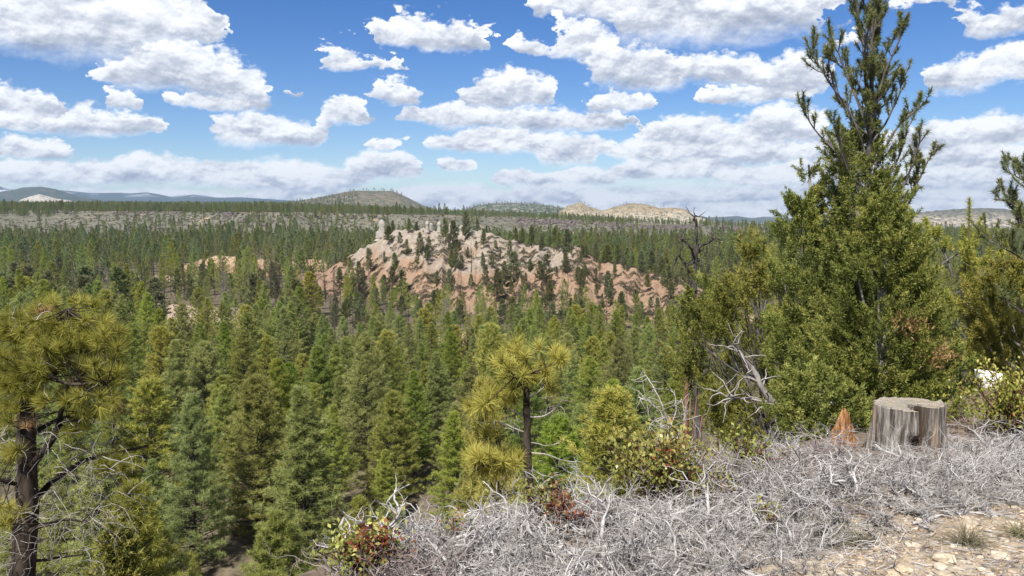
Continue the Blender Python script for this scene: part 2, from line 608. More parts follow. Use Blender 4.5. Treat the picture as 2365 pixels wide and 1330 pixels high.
def gz(x, y):
    """Height of the ground sheet."""
    x, y = np.asarray(x, float), np.asarray(y, float)
    s = edge_dist(x, y)
    se = np.sqrt(np.maximum(s, 0) ** 2 + 0.36) - 0.6
    t = np.clip(se / 48.0, 0, 1)
    kn = FLOOR * (1 - (1 - t) ** 1.4)
    near = np.clip(1 - se / 6.0, 0, 1)
    kn = kn - 0.09 * np.clip(y - 5.5, 0, 8) * np.clip(1 - se / 6, 0, 1)
    kn = kn + (fbm(x * 1.3, y * 1.3, 4, 3) - 0.5) * 0.22 * near + (fbm(x * 0.16, y * 0.16, 3, 9) - 0.5) * 1.6 * np.clip(se / 20, 0, 1)
    knf = np.clip((s + 2) / 60.0, 0, 1)
    kn = kn + smooth(knf) * ((fbm(x / 55.0, y / 55.0, 3, 21) - 0.5) * 3.0 + (fbm(x / 11.0, y / 11.0, 3, 5) - 0.5) * 0.8)
    yy = np.maximum(y, 1.0)
    px = 1182.5 + np.clip(x / yy, -1.2, 1.2) * F
    rim_d = 1090 + 60 * np.sin(px / 170.0) + 45 * np.sin(px / 61.0 + 1) + 160 * smooth((600 - px) / 500)
    foot_d = rim_d - 150 - 230 * smooth((620 - px) / 300)
    rr = np.interp(px, RIM_PX, RIM_ROW)
    fr = np.interp(px, FAR_PX, FAR_ROW)
    tt_ = smooth(np.log(np.maximum(y, 1) / 1150.0) / math.log(5500 / 1150.0))
    row = rr * (1 - tt_) + fr * tt_
    up_ = EYE + ray(px, row)[1] * np.clip(y, 800, 9000)
    a = np.clip((y - foot_d) / (rim_d - foot_d), 0, 1)
    a = a ** 1.25 * (1 - 0.12 * np.sin(a * math.pi))
    rough_ = (fbm(x / 38.0, y / 38.0, 4, 33, True) - 0.5) * 7.0 * np.sin(np.clip(a, 0, 1) * math.pi) ** 0.7
    return kn * (1 - a) + up_ * a + rough_ + a * (fbm(x / 120.0, y / 120.0, 3, 41) - 0.5) * 3.0


# the badland hill in the middle: crest and foot over picture columns, built as a real ridge 90 m deep
HC_PX = [640, 700, 780, 830, 880, 920, 1000, 1100, 1135, 1200, 1260, 1330, 1370, 1450, 1500, 1560, 1620, 1700, 1760]
HC_ROW = [662, 642, 614, 582, 553, 541, 538, 545, 541, 566, 581, 579, 602, 628, 630, 652, 690, 735, 770]
HC_D = [380, 372, 362, 352, 345, 340, 338, 335, 332, 326, 318, 312, 306, 298, 292, 284, 270, 255, 245]
HF_PX = [640, 780, 900, 1000, 1200, 1400, 1550, 1760]
HF_D = [345, 318, 292, 268, 246, 236, 226, 215]


def hill_z(x, y):
    x, y = np.asarray(x, float), np.asarray(y, float)
    px = 1182.5 + x / np.maximum(y, 1.0) * F
    row, dc, df = np.interp(px, HC_PX, HC_ROW), np.interp(px, HC_PX, HC_D), np.interp(px, HF_PX, HF_D)
    row = row + (fbm(px / 46.0, px * 0 + 3, 3, 71) - 0.5) * 14
    zc = EYE + ray(px, row)[1] * dc
    t = (y - df) / np.maximum(dc - df, 5)
    back = np.clip((y - dc) / 85.0, 0, 1)
    prof = np.where(y < dc, np.clip(t, 0, 1) ** 0.92, 1 - smooth(back))
    edge = smooth((px - 640) / 60) * smooth((1760 - px) / 60)
    body = np.sin(np.clip(prof, 0, 1) * math.pi * 0.5) * np.clip(1.35 - prof, 0, 1)
    gul = (fbm(px / 34.0 + 0.8 * vnoise(y / 15.0, px / 90.0, 5), y / 95.0, 3, 77, True) - 0.55) * 8.5 * body
    gul = gul + (fbm(x / 6.0, y / 6.0, 4, 83, True) - 0.5) * 2.2 * np.clip(prof * 3, 0, 1)
    base = FLOOR - 2.5
    z = base + (np.maximum(zc - base, 0)) * prof * edge + gul * edge
    return np.where((prof <= 0) | (edge <= 0), -60.0, z)


def surf(x, y):
    return np.maximum(gz(x, y), hill_z(x, y))


def grid_mesh(X, Y, Z, name, mat, attrs=None):
    nr, nc = X.shape
    me = bpy.data.meshes.new(name)
    v = np.stack([X, Y, Z], -1).reshape(-1, 3).astype(np.float32)
    me.vertices.add(len(v))
    me.vertices.foreach_set('co', v.ravel())
    i = np.arange(nr - 1)[:, None] * nc
    j = np.arange(nc - 1)[None]
    q = np.stack([i + j, i + j + 1, i + nc + j + 1, i + nc + j], -1).reshape(-1, 4).astype(np.int32)
    me.loops.add(q.size)
    me.loops.foreach_set('vertex_index', q.ravel())
    me.polygons.add(len(q))
    me.polygons.foreach_set('loop_start', (np.arange(len(q)) * 4).astype(np.int32))
    me.polygons.foreach_set('use_smooth', np.ones(len(q), bool))
    for k, a in (attrs or {}).items():
        at = me.attributes.new(k, 'FLOAT', 'POINT')
        at.data.foreach_set('value', a.astype(np.float32).ravel())
    me.update(calc_edges=True)
    me.materials.append(mat)
    return me


def sp_(t, attr):
    return t.n('ShaderNodeAttribute', attribute_name=attr).outputs['Fac']


def principled(t, col, rough=0.95, bump=None, dist=0.05, strength=0.6, spec=0.1):
    p = t.n('ShaderNodeBsdfPrincipled')
    t.put(p.inputs['Base Color'], col)
    p.inputs['Roughness'].default_value = rough
    p.inputs['Specular IOR Level'].default_value = spec
    if bump is not None:
        b = t.n('ShaderNodeBump')
        b.inputs['Strength'].default_value = strength
        b.inputs['Distance'].default_value = dist
        t.put(b.inputs['Height'], bump)
        t.put(p.inputs['Normal'], b.outputs[0])
    finish(t, p.outputs[0])


# ground sheet
m, t = new_mat('ground_soil')
pos = t.n('ShaderNodeNewGeometry').outputs['Position']
knoll, scarp, plat, bare = (sp_(t, a) for a in ('knoll', 'scarp', 'plateau', 'bare'))
nf = t.noise(pos, 9.0, 6, 0.62)
nm_ = t.noise(pos, 1.1, 4, 0.6)
nl = t.noise(pos, 0.035, 4, 0.6)
nx = t.noise(pos, 0.16, 5, 0.65)
vo = t.n('ShaderNodeTexVoronoi')
t.put(vo.inputs['Vector'], pos)
vo.inputs['Scale'].default_value = 26.0
gravel = t.mix(t.ss(nf.outputs[0], 0.35, 0.72), (0.24, 0.18, 0.125), (0.45, 0.38, 0.285))
gravel = t.mix(t.m('MULTIPLY', t.ss(vo.outputs['Distance'], 0.42, 0.2), t.ss(vo.outputs['Color'], 0.5, 0.75)), gravel, (0.58, 0.505, 0.38))
duff = t.mix(t.ss(nf.outputs[0], 0.3, 0.7), (0.10, 0.075, 0.055), (0.25, 0.19, 0.145))
kn_c = t.mix(t.ss(t.m('ADD', nm_.outputs[0], t.m('MULTIPLY', t.m('SUBTRACT', bare, 0.5), 1.2)), 0.42, 0.6), duff, gravel)
flo = t.mix(t.ss(nm_.outputs[0], 0.35, 0.68), (0.085, 0.07, 0.048), (0.19, 0.155, 0.105))
flo = t.mix(t.ss(t.m('ADD', nx.outputs[0], t.m('MULTIPLY', bare, 0.9)), 0.62, 0.86), flo, t.mix(nm_.outputs[0], (0.30, 0.21, 0.15), (0.50, 0.39, 0.30)))
sca = t.mix(t.ss(nx.outputs[0], 0.35, 0.65), (0.098, 0.10, 0.072), (0.19, 0.175, 0.135))
sca = t.mix(t.ss(nl.outputs[0], 0.62, 0.72), sca, (0.40, 0.27, 0.17))
pla = t.mix(t.ss(nl.outputs[0], 0.4, 0.62), (0.13, 0.135, 0.08), (0.24, 0.205, 0.145))
c = t.mix(knoll, flo, kn_c)
c = t.mix(scarp, c, sca)
c = t.mix(plat, c, pla)
principled(t, c, bump=nf.outputs[0], dist=0.03, strength=0.8)
MAT['ground'] = m

az = np.concatenate([np.linspace(-180, -46, 40)[:-1], np.linspace(-46, 46, 290)[:-1], np.linspace(46, 180, 40)])
rr_ = np.concatenate([[0.02], np.geomspace(0.9, 1300, 430)[:-1], np.geomspace(1300, 17500, 90)])
AZ, RR = np.meshgrid(np.radians(az), rr_)
GX, GY = RR * np.sin(AZ), RR * np.cos(AZ)
GZ = gz(GX, GY)
GZ = np.where(GY < -5, np.minimum(GZ, GZ * 0 + 3), GZ)
s_ = edge_dist(GX, GY)
px_ = 1182.5 + np.clip(GX / np.maximum(GY, 1), -1.2, 1.2) * F
rim_ = 1090 + 60 * np.sin(px_ / 170.0) + 45 * np.sin(px_ / 61.0 + 1) + 160 * smooth((600 - px_) / 500)
foot_ = rim_ - 150 - 230 * smooth((620 - px_) / 300)
BARES = [((2150, 1300), 0.62, 1.6), ((1950, 1320), 0.5, 1.0), ((2330, 1230), 0.6, 1.0), ((2300, 1130), 0.3, 0.4)]
CLEAR = [(330, 716, 12, 4), (520, 735, 22, 6), (470, 722, 10, 3), (410, 640, 30, 7), (600, 615, 40, 9), (1690, 745, 20, 5), (170, 690, 14, 4), (1030, 790, 7, 2.5)]
bare_ = np.zeros(GX.shape)
for (bx, by), r1, r2 in BARES:
    dd_ = EYE / -ray(bx, by)[1]
    c0 = P(bx, by, dd_)
    bare_ = np.maximum(bare_, smooth(1.6 - np.hypot((GX - c0[0]) / r2, (GY - c0[1]) / r1)))
CLEAR_XY = []
for (bx, by, rx, ry) in CLEAR:
    dd_ = (EYE - FLOOR) / -ray(bx, by)[1]
    c0 = P(bx, by, dd_)
    CLEAR_XY.append((c0[0], c0[1], rx, ry * 3.5))
    bare_ = np.maximum(bare_, smooth(1.5 - np.hypot((GX - c0[0]) / rx, (GY - c0[1]) / (ry * 3.5))))
gm = grid_mesh(GX, GY, GZ, 'ground', MAT['ground'], {
    'knoll': smooth((4 - s_) / 5), 'scarp': smooth((GY - foot_ + 30) / 80), 'plateau': smooth((GY - rim_ + 10) / 30), 'bare': bare_})
tag(link('ground', gm), kind='structure')

# badland hill
m, t = new_mat('badland_clay')
geo = t.n('ShaderNodeNewGeometry')
pos = geo.outputs['Position']
sep_ = t.n('ShaderNodeSeparateXYZ')
t.put(sep_.inputs[0], pos)
n1 = t.noise(pos, 0.045, 4, 0.6)
n2 = t.noise(pos, 0.5, 5, 0.65)
hgt = t.m('ADD', sep_.outputs[2], t.m('MULTIPLY', t.m('SUBTRACT', n1.outputs[0], 0.5), 38.0))
ramp = t.n('ShaderNodeValToRGB')
cr = ramp.color_ramp
cr.elements[0].position, cr.elements[0].color = 0.0, (0.42, 0.31, 0.22, 1)
cr.elements[1].position, cr.elements[1].color = 1.0, (0.47, 0.42, 0.355, 1)
for p_, c_ in ((0.22, (0.42, 0.28, 0.19)), (0.40, (0.42, 0.29, 0.20)), (0.56, (0.45, 0.30, 0.20)), (0.68, (0.44, 0.345, 0.26)), (0.80, (0.46, 0.40, 0.33))):
    cr.elements.new(p_).color = (*c_, 1)
t.put(ramp.inputs[0], t.lin(hgt, -31.0, -7.0))
c = t.mix(t.ss(n2.outputs[0], 0.32, 0.7), t.mix(0.55, ramp.outputs[0], (0.20, 0.15, 0.115)), ramp.outputs[0])
c = t.mix(1.0, c, (0.74, 0.715, 0.69), 'MULTIPLY')
principled(t, c, bump=n2.outputs[0], dist=0.5, strength=0.7)
MAT['badland'] = m
hp, hd = np.meshgrid(np.linspace(642, 1758, 330), np.linspace(0, 1, 190))
fd, cd = np.interp(hp, HF_PX, HF_D), np.interp(hp, HC_PX, HC_D)
HY = fd - 6 + (cd + 84 - fd + 6) * hd
HX = (hp - 1182.5) / F * HY
HZ = np.maximum(hill_z(HX, HY), gz(HX, HY) - 1.2)
tag(link('badland_hill', grid_mesh(HX, HY, HZ, 'badland_hill', MAT['badland'])), kind='structure')


def rock_terrain_mat(name, stops, zlo, zhi, nscale, veg=None, vegamt=0.5, snow=None):
    m, t = new_mat(name)
    pos = t.n('ShaderNodeNewGeometry').outputs['Position']
    s = t.n('ShaderNodeSeparateXYZ')
    t.put(s.inputs[0], pos)
    a = t.noise(pos, nscale, 5, 0.65)
    b = t.noise(pos, nscale * 4.3, 4, 0.65)
    h = t.m('ADD', t.lin(s.outputs[2], zlo, zhi), t.m('MULTIPLY', t.m('SUBTRACT', a.outputs[0], 0.5), 0.9))
    r = t.n('ShaderNodeValToRGB')
    r.color_ramp.elements[0].color = (*stops[0], 1)
    r.color_ramp.elements[1].color = (*stops[-1], 1)
    for i, st_ in enumerate(stops[1:-1]):
        r.color_ramp.elements.new((i + 1) / (len(stops) - 1)).color = (*st_, 1)
    t.put(r.inputs[0], h)
    c = r.outputs[0]
    if veg:
        c = t.mix(t.ss(b.outputs[0], 0.58 - vegamt * 0.25, 0.70 - vegamt * 0.25), c, veg)
    if snow:
        c = t.mix(t.m('MULTIPLY', t.ss(t.lin(s.outputs[2], zlo, zhi), snow[0], snow[1]), t.ss(a.outputs[0], 0.47, 0.58)), c, (0.62, 0.65, 0.70))
    principled(t, c, bump=b.outputs[0], dist=3.0, strength=0.5)
    return m


def ridge(name, sil, d0, front, back, mat, foot, amp=0.25, nscale=40.0, seed=1, n=(220, 60), power=1.3):
    """A hill or range with the given skyline, standing d0 metres off and really front + back metres deep."""
    sil = np.array(sil, float)
    pxs = np.linspace(sil[0, 0], sil[-1, 0], n[0])
    tt2 = np.linspace(-1, 1, n[1])
    PX, TT = np.meshgrid(pxs, tt2)
    D = d0 + np.where(TT < 0, TT * front, TT * back)
    X = (PX - 1182.5) / F * D
    row = np.interp(PX, sil[:, 0], sil[:, 1])
    zc = EYE + ray(PX, row)[1] * d0
    fall = 1 - np.abs(TT) ** power
    zf = np.interp(PX, [p for p, _ in foot], [r for _, r in foot])
    zf = EYE + ray(PX, zf)[1] * d0 - 2
    hh = np.maximum(zc - zf, 0.5)
    Z = zf + hh * np.clip(fall, 0, 1)
    nz_ = fbm(X / nscale, D / nscale, 5, seed, True) - 0.5
    Z = Z + nz_ * amp * hh * np.clip(1 - np.abs(TT), 0, 1) ** 0.5 * np.minimum(1, np.abs(TT) * 4 + 0.25)
    o = link(name, grid_mesh(X, D, Z, name, mat))
    return tag(o, kind='structure'), (pxs, d0, front, zc)


FORESTED = (0.045, 0.065, 0.04)
m_range = rock_terrain_mat('range_forest', [(0.04, 0.055, 0.07), (0.055, 0.075, 0.09), (0.10, 0.115, 0.13)], 0, 460, 0.0018, FORESTED, 0.6, (0.45, 0.7))
ridge('mountain_range', [(-520, 450), (-100, 428), (0, 429), (50, 439), (110, 437), (160, 440), (230, 446), (300, 446), (345, 445), (372, 449), (400, 455), (425, 450), (450, 446), (475, 451), (500, 457), (560, 455), (620, 459), (690, 464), (760, 472)],
      14000, 2200, 1800, m_range, [(-520, 486), (800, 486)], 0.22, 1000, 3)
m_hump = rock_terrain_mat('foothill_forest', [(0.06, 0.065, 0.05), (0.08, 0.075, 0.06), (0.12, 0.10, 0.085)], 0, 260, 0.003, FORESTED, 0.7)
ridge('foothill', [(-160, 462), (-60, 452), (30, 440), (60, 433), (100, 431), (135, 437), (180, 452), (240, 462), (300, 470)], 9000, 1000, 1000, m_hump, [(-200, 480), (320, 480)], 0.25, 700, 5)
m_white = rock_terrain_mat('white_clay', [(0.24, 0.20, 0.15), (0.36, 0.31, 0.24), (0.42, 0.39, 0.34)], 30, 110, 0.02, (0.12, 0.12, 0.07), 0.25)
ridge('white_butte', [(40, 470), (55, 461), (75, 454), (95, 450), (115, 453), (135, 459), (165, 463), (200, 470)], 6500, 260, 300, m_white, [(40, 472), (200, 472)], 0.5, 70, 7, (90, 50))
m_cone = rock_terrain_mat('cinder', [(0.13, 0.13, 0.07), (0.18, 0.145, 0.10), (0.19, 0.15, 0.11), (0.16, 0.12, 0.09)], 10, 95, 0.012, (0.075, 0.085, 0.05), 0.6)
ridge('cinder_cone', [(560, 478), (640, 470), (720, 459), (770, 449), (800, 443), (830, 440), (880, 441), (905, 441), (925, 447), (950, 460), (975, 473), (1005, 484), (1050, 496)], 4000, 420, 400, m_cone, [(560, 480), (1000, 496), (1050, 498)], 0.10, 160, 11, (160, 60), 1.5)
m_mid = rock_terrain_mat('wooded_ridge', [(0.20, 0.18, 0.14), (0.26, 0.23, 0.185), (0.20, 0.19, 0.14)], -30, 60, 0.01, (0.06, 0.08, 0.05), 0.75)
ridge('wooded_ridge', [(1040, 498), (1075, 484), (1100, 475), (1130, 470), (1180, 469), (1240, 472), (1285, 478), (1330, 492), (1360, 502)], 4600, 420, 400, m_mid, [(1040, 502), (1360, 506)], 0.3, 160, 13)
m_cliff = rock_terrain_mat('ochre_cliff', [(0.30, 0.265, 0.21), (0.42, 0.37, 0.29), (0.32, 0.255, 0.17), (0.27, 0.215, 0.14)], -45, 32, 0.022, (0.13, 0.125, 0.08), 0.42)
ridge('ochre_cliffs', [(1250, 506), (1285, 495), (1310, 476), (1337, 467), (1362, 478), (1392, 487), (1420, 477), (1450, 470), (1490, 473), (1520, 481), (1558, 480), (1585, 483), (1602, 497), (1640, 510), (1690, 519), (1760, 528)],
      3000, 330, 300, m_cliff, [(1250, 512), (1500, 522), (1760, 532)], 0.45, 75, 17, (300, 80), 1.1)
m_blue = rock_terrain_mat('distant_hills', [(0.06, 0.07, 0.055), (0.10, 0.10, 0.08)], -380, 0, 0.003, FORESTED, 0.5)
ridge('distant_hills', [(1480, 520), (1580, 506), (1620, 502), (1660, 501), (1700, 499), (1735, 504), (1760, 501), (1800, 503), (1880, 510), (2000, 516)], 12500, 1800, 1800, m_blue, [(1480, 534), (2000, 534)], 0.25, 1200, 19)
m_mesa = rock_terrain_mat('pale_mesa', [(0.34, 0.30, 0.24), (0.38, 0.32, 0.245), (0.18, 0.165, 0.13), (0.13, 0.125, 0.10)], -60, 20, 0.012, (0.08, 0.085, 0.06), 0.5)
ridge('pale_mesa', [(1900, 520), (2050, 500), (2130, 490), (2170, 486), (2250, 482), (2310, 484), (2365, 487), (2500, 490), (2700, 505)], 4300, 700, 600, m_mesa, [(1900, 545), (2700, 548)], 0.4, 130, 23, (260, 70), 1.15)

m_mound = rock_terrain_mat('mound_clay', [(0.33, 0.20, 0.12), (0.40, 0.28, 0.18), (0.42, 0.34, 0.25)], -28, -16, 0.12, (0.10, 0.10, 0.06), 0.3)
ridge('badland_mound', [(395, 652), (425, 612), (470, 600), (505, 590), (545, 591), (580, 604), (620, 602), (650, 612), (700, 600), (745, 603), (790, 625), (820, 655)], 455, 46, 50, m_mound, [(395, 642), (820, 642)], 0.5, 16, 29, (200, 60), 1.2)
ridge('badland_knob', [(1610, 580), (1640, 566), (1660, 556), (1685, 562), (1705, 580)], 640, 30, 30, m_mound, [(1610, 590), (1705, 590)], 0.4, 14, 31, (60, 30), 1.2)

# ------------------------------------------------------------------ conifers of the valley
def pine(seed, H, Rmax, base=0.12, nb=110, tpb=12, m=13, L=0.30, wd=0.034, spread=0.75, trunk_r=0.14, open_=0.0, limbs=True,
         taper=0.8, tipround=0.06, droop=0.0, k=6):
    """Trunk with limbs, and the needle tufts they carry. Returns two mesh builders."""
    rng = np.random.default_rng(seed)
    tb, cb = MB(), MB()
    zz = np.linspace(-0.6, H, 14)
    wob = np.stack([np.interp(zz, np.linspace(-0.6, H, 5), rng.normal(0, 0.012 * H, 5) * np.array([0, .6, 1, .7, .3])),
                    np.interp(zz, np.linspace(-0.6, H, 5), rng.normal(0, 0.012 * H, 5) * np.array([0, .6, 1, .7, .3]))], -1)
    tr = np.column_stack([wob, zz])
    rad = trunk_r * np.clip(1 - (zz / H), 0.03, 1) ** 0.85 + 0.008
    rad[0] *= 1.25
    tube(tb, tr, rad, k)
    C, A, T = [], [], []
    gaps = rng.uniform(0, 1, 40)
    for i in range(nb):
        q = ((i + rng.uniform(0, 1)) / nb)
        z = H * (base + (0.985 - base) * q)
        prof = (1 - q) ** taper * (0.62 + 0.38 * min(1.0, q / 0.16)) + tipround
        lump = 0.72 + 0.5 * gaps[int(q * 13 + (i % 3) * 13)]
        Lb = Rmax * prof * lump * rng.uniform(0.72, 1.12)
        if rng.uniform() < open_:
            continue
        az = i * 2.39996 + rng.normal(0, 0.35)
        el = -0.12 - droop + (0.85 + droop) * q + rng.normal(0, 0.12)
        o = np.array([np.interp(z, zz, tr[:, 0]), np.interp(z, zz, tr[:, 1]), z])
        h = np.array([math.cos(az), math.sin(az), 0.0])
        s = np.linspace(0, 1, 6)
        pts = o + np.outer(s * Lb * math.cos(el), h)
        pts[:, 2] += Lb * (math.sin(el) * s + 0.22 * s ** 2.2)
        if limbs and Lb > 0.35:
            tube(tb, pts, (0.010 + 0.016 * Lb) * (1.05 - s), 3, 0.35)
        nt = max(2, int(tpb * (0.35 + 0.65 * Lb / Rmax) * rng.uniform(0.8, 1.2)))
        ss_ = rng.uniform(0.28, 1.0, nt) ** 0.8
        ss_[0] = 1.0
        lat = rng.uniform(-1, 1, nt) * 0.40 * Lb * (1.12 - ss_)
        side = np.array([-h[1], h[0], 0.0])
        cpts = np.column_stack([np.interp(ss_, s, pts[:, j]) for j in range(3)]) + np.outer(lat, side)
        cpts[:, 2] += rng.uniform(-0.04, 0.16, nt) * min(Lb, 1.2)
        ax = nrm(h[None] * 0.55 + np.outer(np.sign(lat) * 0.35, side) + np.array([0, 0, 0.75]) + rng.normal(0, 0.22, (nt, 3)))
        C.append(cpts)
        A.append(ax)
        # tufts on the outside of the crown are paler
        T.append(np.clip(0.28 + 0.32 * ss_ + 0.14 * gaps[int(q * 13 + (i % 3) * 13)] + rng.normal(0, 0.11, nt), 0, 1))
    zt = rng.uniform(0.9, 1.0, 10) * H
    C.append(np.column_stack([np.interp(zt, zz, tr[:, 0]), np.interp(zt, zz, tr[:, 1]), zt]))
    A.append(nrm(rng.normal(0, 0.45, (10, 3)) + np.array([0, 0, 1.0])))
    T.append(np.full(10, 0.75))
    C, A, T = np.concatenate(C), np.concatenate(A), np.concatenate(T)
    tufts(cb, C, A, m, L, wd, spread, rng, T)
    return tb, cb


def snag_mesh(seed, H, r, nb=9, mat='snag', lean=0.0, reach=0.12):
    rng = np.random.default_rng(seed)
    b = MB()
    zz = np.linspace(-0.5, H, 10)
    tr = np.column_stack([lean * np.clip(zz / H, 0, 1) ** 1.5 * H + 0.01 * H * np.sin(zz * 0.7 + seed), 0.01 * H * np.cos(zz * 0.5 + seed), zz])
    tube(b, tr, r * np.clip(1 - zz / H, 0.05, 1) ** 0.7 + 0.012, 6)
    for i in range(nb):
        z = H * rng.uniform(0.3, 0.97)
        a = rng.uniform(0, 6.28)
        L = H * reach * rng.uniform(0.3, 1.0) * (1.15 - z / H)
        s = np.linspace(0, 1, 5)
        p = np.column_stack([np.interp(z, zz, tr[:, 0]) + math.cos(a) * L * s, np.interp(z, zz, tr[:, 1]) + math.sin(a) * L * s,
                             z + L * (rng.uniform(-0.3, 0.5) * s + 0.35 * s * s)])
        tube(b, p, 0.028 * (1.1 - s) + 0.006, 3)
    return b.mesh('snag', MAT[mat])


class Kind:
    """A tree form: shared trunk and crown meshes."""
    def __init__(self, tb, cb, H, leaf, bark='bark_far'):
        self.H = H
        self.trunk = tb.mesh('trunk', MAT[bark])
        self.crown = cb.mesh('crown', MAT[leaf])


PINES = []
for i_, (H, Rm, base, nb, tpb, op) in enumerate([(15, 3.3, .10, 160, 15, 0), (13, 3.2, .06, 150, 15, 0), (16, 3.0, .16, 160, 14, .05), (12, 3.1, .05, 140, 15, 0),
                                                 (17, 3.3, .22, 150, 15, .12), (14, 2.7, .10, 150, 14, 0), (16, 3.5, .18, 140, 16, .16)]):
    PINES.append(Kind(*pine(100 + i_, H, Rm, base, nb, tpb, 14, 0.38, 0.05, open_=op, taper=0.72 + 0.08 * (i_ % 3)), H, 'pine'))
NPINES = []
for i_, (H, Rm, base, op) in enumerate([(15, 3.3, .07, 0), (13, 3.2, .04, 0), (16, 3.0, .12, .04), (12, 3.2, .03, 0), (17, 3.3, .18, .1), (14, 2.8, .05, 0), (16, 3.5, .16, .14)]):
    NPINES.append(Kind(*pine(160 + i_, H, Rm, base, 250, 19, 15, 0.36, 0.036, open_=op, taper=0.70 + 0.08 * (i_ % 3), spread=0.8), H, 'pine'))
YPINES = [Kind(*pine(140, 12, 2.7, .06, 190, 17, 15, 0.34, 0.038, taper=0.62, tipround=0.12), 12, 'pine_yellow'),
          Kind(*pine(141, 9, 2.1, .05, 150, 16, 15, 0.32, 0.036, taper=0.6, tipround=0.12), 9, 'pine_yellow')]
HPINES = []
for i_, (H, Rm, base, nb, tpb, op) in enumerate([(11, 2.1, .26, 84, 12, .15), (10, 1.9, .18, 84, 11, .1), (9, 2.3, .30, 74, 12, .15), (12, 1.8, .30, 84, 11, .15), (8, 2.0, .12, 80, 11, .05)]):
    HPINES.append(Kind(*pine(200 + i_, H, Rm, base, nb, tpb, 12, 0.50, 0.095, open_=op, taper=0.55, tipround=0.14, trunk_r=0.14), H, 'pine_grey'))
FARS = []
for i_, (H, Rm, base) in enumerate([(15, 3.2, .12), (13, 3.2, .08), (16, 3.0, .2), (12, 3.2, .1)]):
    FARS.append(Kind(*pine(300 + i_, H, Rm, base, 62, 7, 6, 0.85, 0.27, spread=0.85, limbs=False, k=4), H, 'far_pine'))


def place(kind, name, x, y, h, rng, label, cat='pine tree', group=None, z=None, sink=0.3, wide=1.0, lean=0.0):
    z = float(surf(x, y)) if z is None else z
    s = h / kind.H
    e = link(name, None, loc=(x, y, z - sink), rotz=rng.uniform(0, 6.28))
    e.rotation_euler = (lean * rng.normal(), lean * rng.normal(), rng.uniform(0, 6.28))
    e.scale = (s * wide, s * wide, s)
    link('trunk', kind.trunk, e)
    link('crown', kind.crown, e)
    return tag(e, label, cat, group)


rngp = np.random.default_rng(7)
taken = []


def ground_at(px, row, floor=True):
    """Where the valley floor lies under a base row of the photograph."""
    d = (EYE - FLOOR) / -ray(px, row)[1]
    return P(px, row, d)[:2]


FEATURED = [
    # px, top row, depth, kind, width, label
    (445, 912, 76, NPINES[0], 1.12, 'bright green cone pine low in the picture, its trunk showing at the bottom'),
    (588, 870, 84, NPINES[3], 1.3, 'broad full green pine between two narrower pines low in the picture'),
    (692, 896, 74, NPINES[5], 1.5, 'large pine with dark trunk showing low down, just above the white dead brush'),
    (845, 770, 96, NPINES[6], 1.15, 'tall open pine with long bare trunk visible through its layered branches'),
    (1050, 952, 86, NPINES[1], 1.2, 'dense dark green cone pine directly behind the dead brush tip'),
    (370, 758, 128, YPINES[0], 1.05, 'pale yellow-green pine standing out of the darker forest'),
    (1135, 752, 112, YPINES[0], 1.0, 'yellow-green pine right behind the black-trunked pine'),
    (1410, 908, 64, YPINES[0], 1.25, 'bushy yellow-green pine beside the grey dead branches'),
    (640, 1185, 56, NPINES[3], 1.2, 'small soft green pine at the bottom edge under the large pines'),
    (832, 1148, 64, NPINES[1], 1.3, 'round-topped young pine just left of the dead brush tip'),
    (300, 1118, 52, NPINES[3], 1.1, 'dark young pine behind the pale juniper near the bottom'),
    (1340, 935, 80, NPINES[1], 1.1, 'slim mid-green pine behind the right limbs of the black-trunked pine'),
    (955, 855, 100, NPINES[2], 1.25, 'dark narrow pine beside the tall open pine'),
    (1225, 835, 98, NPINES[0], 1.15, 'green pine hidden behind the golden crown of the near pine'),
    (165, 985, 68, NPINES[1], 1.2, 'green pine seen through the bare twigs of the left edge pine'),
    (345, 880, 92, YPINES[1], 1.35, 'light green rounded pine below the pale yellow-green pine'),
    (515, 890, 93, NPINES[2], 1.2, 'shaded pine squeezed between the bright cone pine and the broad full pine'),
    (770, 935, 88, NPINES[4], 1.2, 'pine right of the large dark-trunked pine, its lower trunk bare'),
    (905, 905, 92, NPINES[3], 1.2, 'full pine just right of the tall open pine, near the forest floor gap'),
    (1005, 815, 108, NPINES[5], 1.25, 'smooth dark cone pine above the dense dark green one'),
    (640, 830, 104, NPINES[0], 1.2, 'upright pine rising between the broad full pine and the large pine'),
    (735, 800, 112, NPINES[1], 1.25, 'rounded pine left of the tall open pine, one row back'),
    (255, 905, 90, NPINES[4], 1.1, 'dark pine touching the right side of the left edge pine crown'),
    (470, 790, 120, NPINES[3], 1.2, 'green pine right of the pale yellow-green pine'),
    (560, 765, 124, NPINES[6], 1.15, 'open-branched pine two rows behind the broad full pine'),
    (1118, 885, 62, YPINES[0], .62, 'yellowish pine just left of the black trunk, behind its lower limbs'),
    (1290, 960, 72, NPINES[3], 1.2, 'low bushy pine right of the black trunk'),
    (1475, 850, 92, NPINES[1], 1.15, 'green pine left of the reddish juniper trunk'),
    (230, 1040, 60, NPINES[5], 1.3, 'narrow dark pine low at the left behind the dead hanging twigs'),
]
for (px, top, d, kd, wide, lab) in FEATURED:
    x, y, zt = P(px, top, d)
    zg = float(surf(x, y))
    place(kd, 'pine_tree', x, y, zt - zg + 0.3, rngp, lab, wide=wide)
    taken.append((x, y))

# scattered forest of the valley: dart throwing in plan, thinner in the clearings
cand = []
rngs = np.random.default_rng(11)
grid = {}


def far_enough(x, y, r):
    c = (int(x // 8), int(y // 8))
    for i in range(-1, 2):
        for j in range(-1, 2):
            for (u, v) in grid.get((c[0] + i, c[1] + j), ()):
                if (u - x) ** 2 + (v - y) ** 2 < r * r:
                    return False
    grid.setdefault(c, []).append((x, y))
    return True


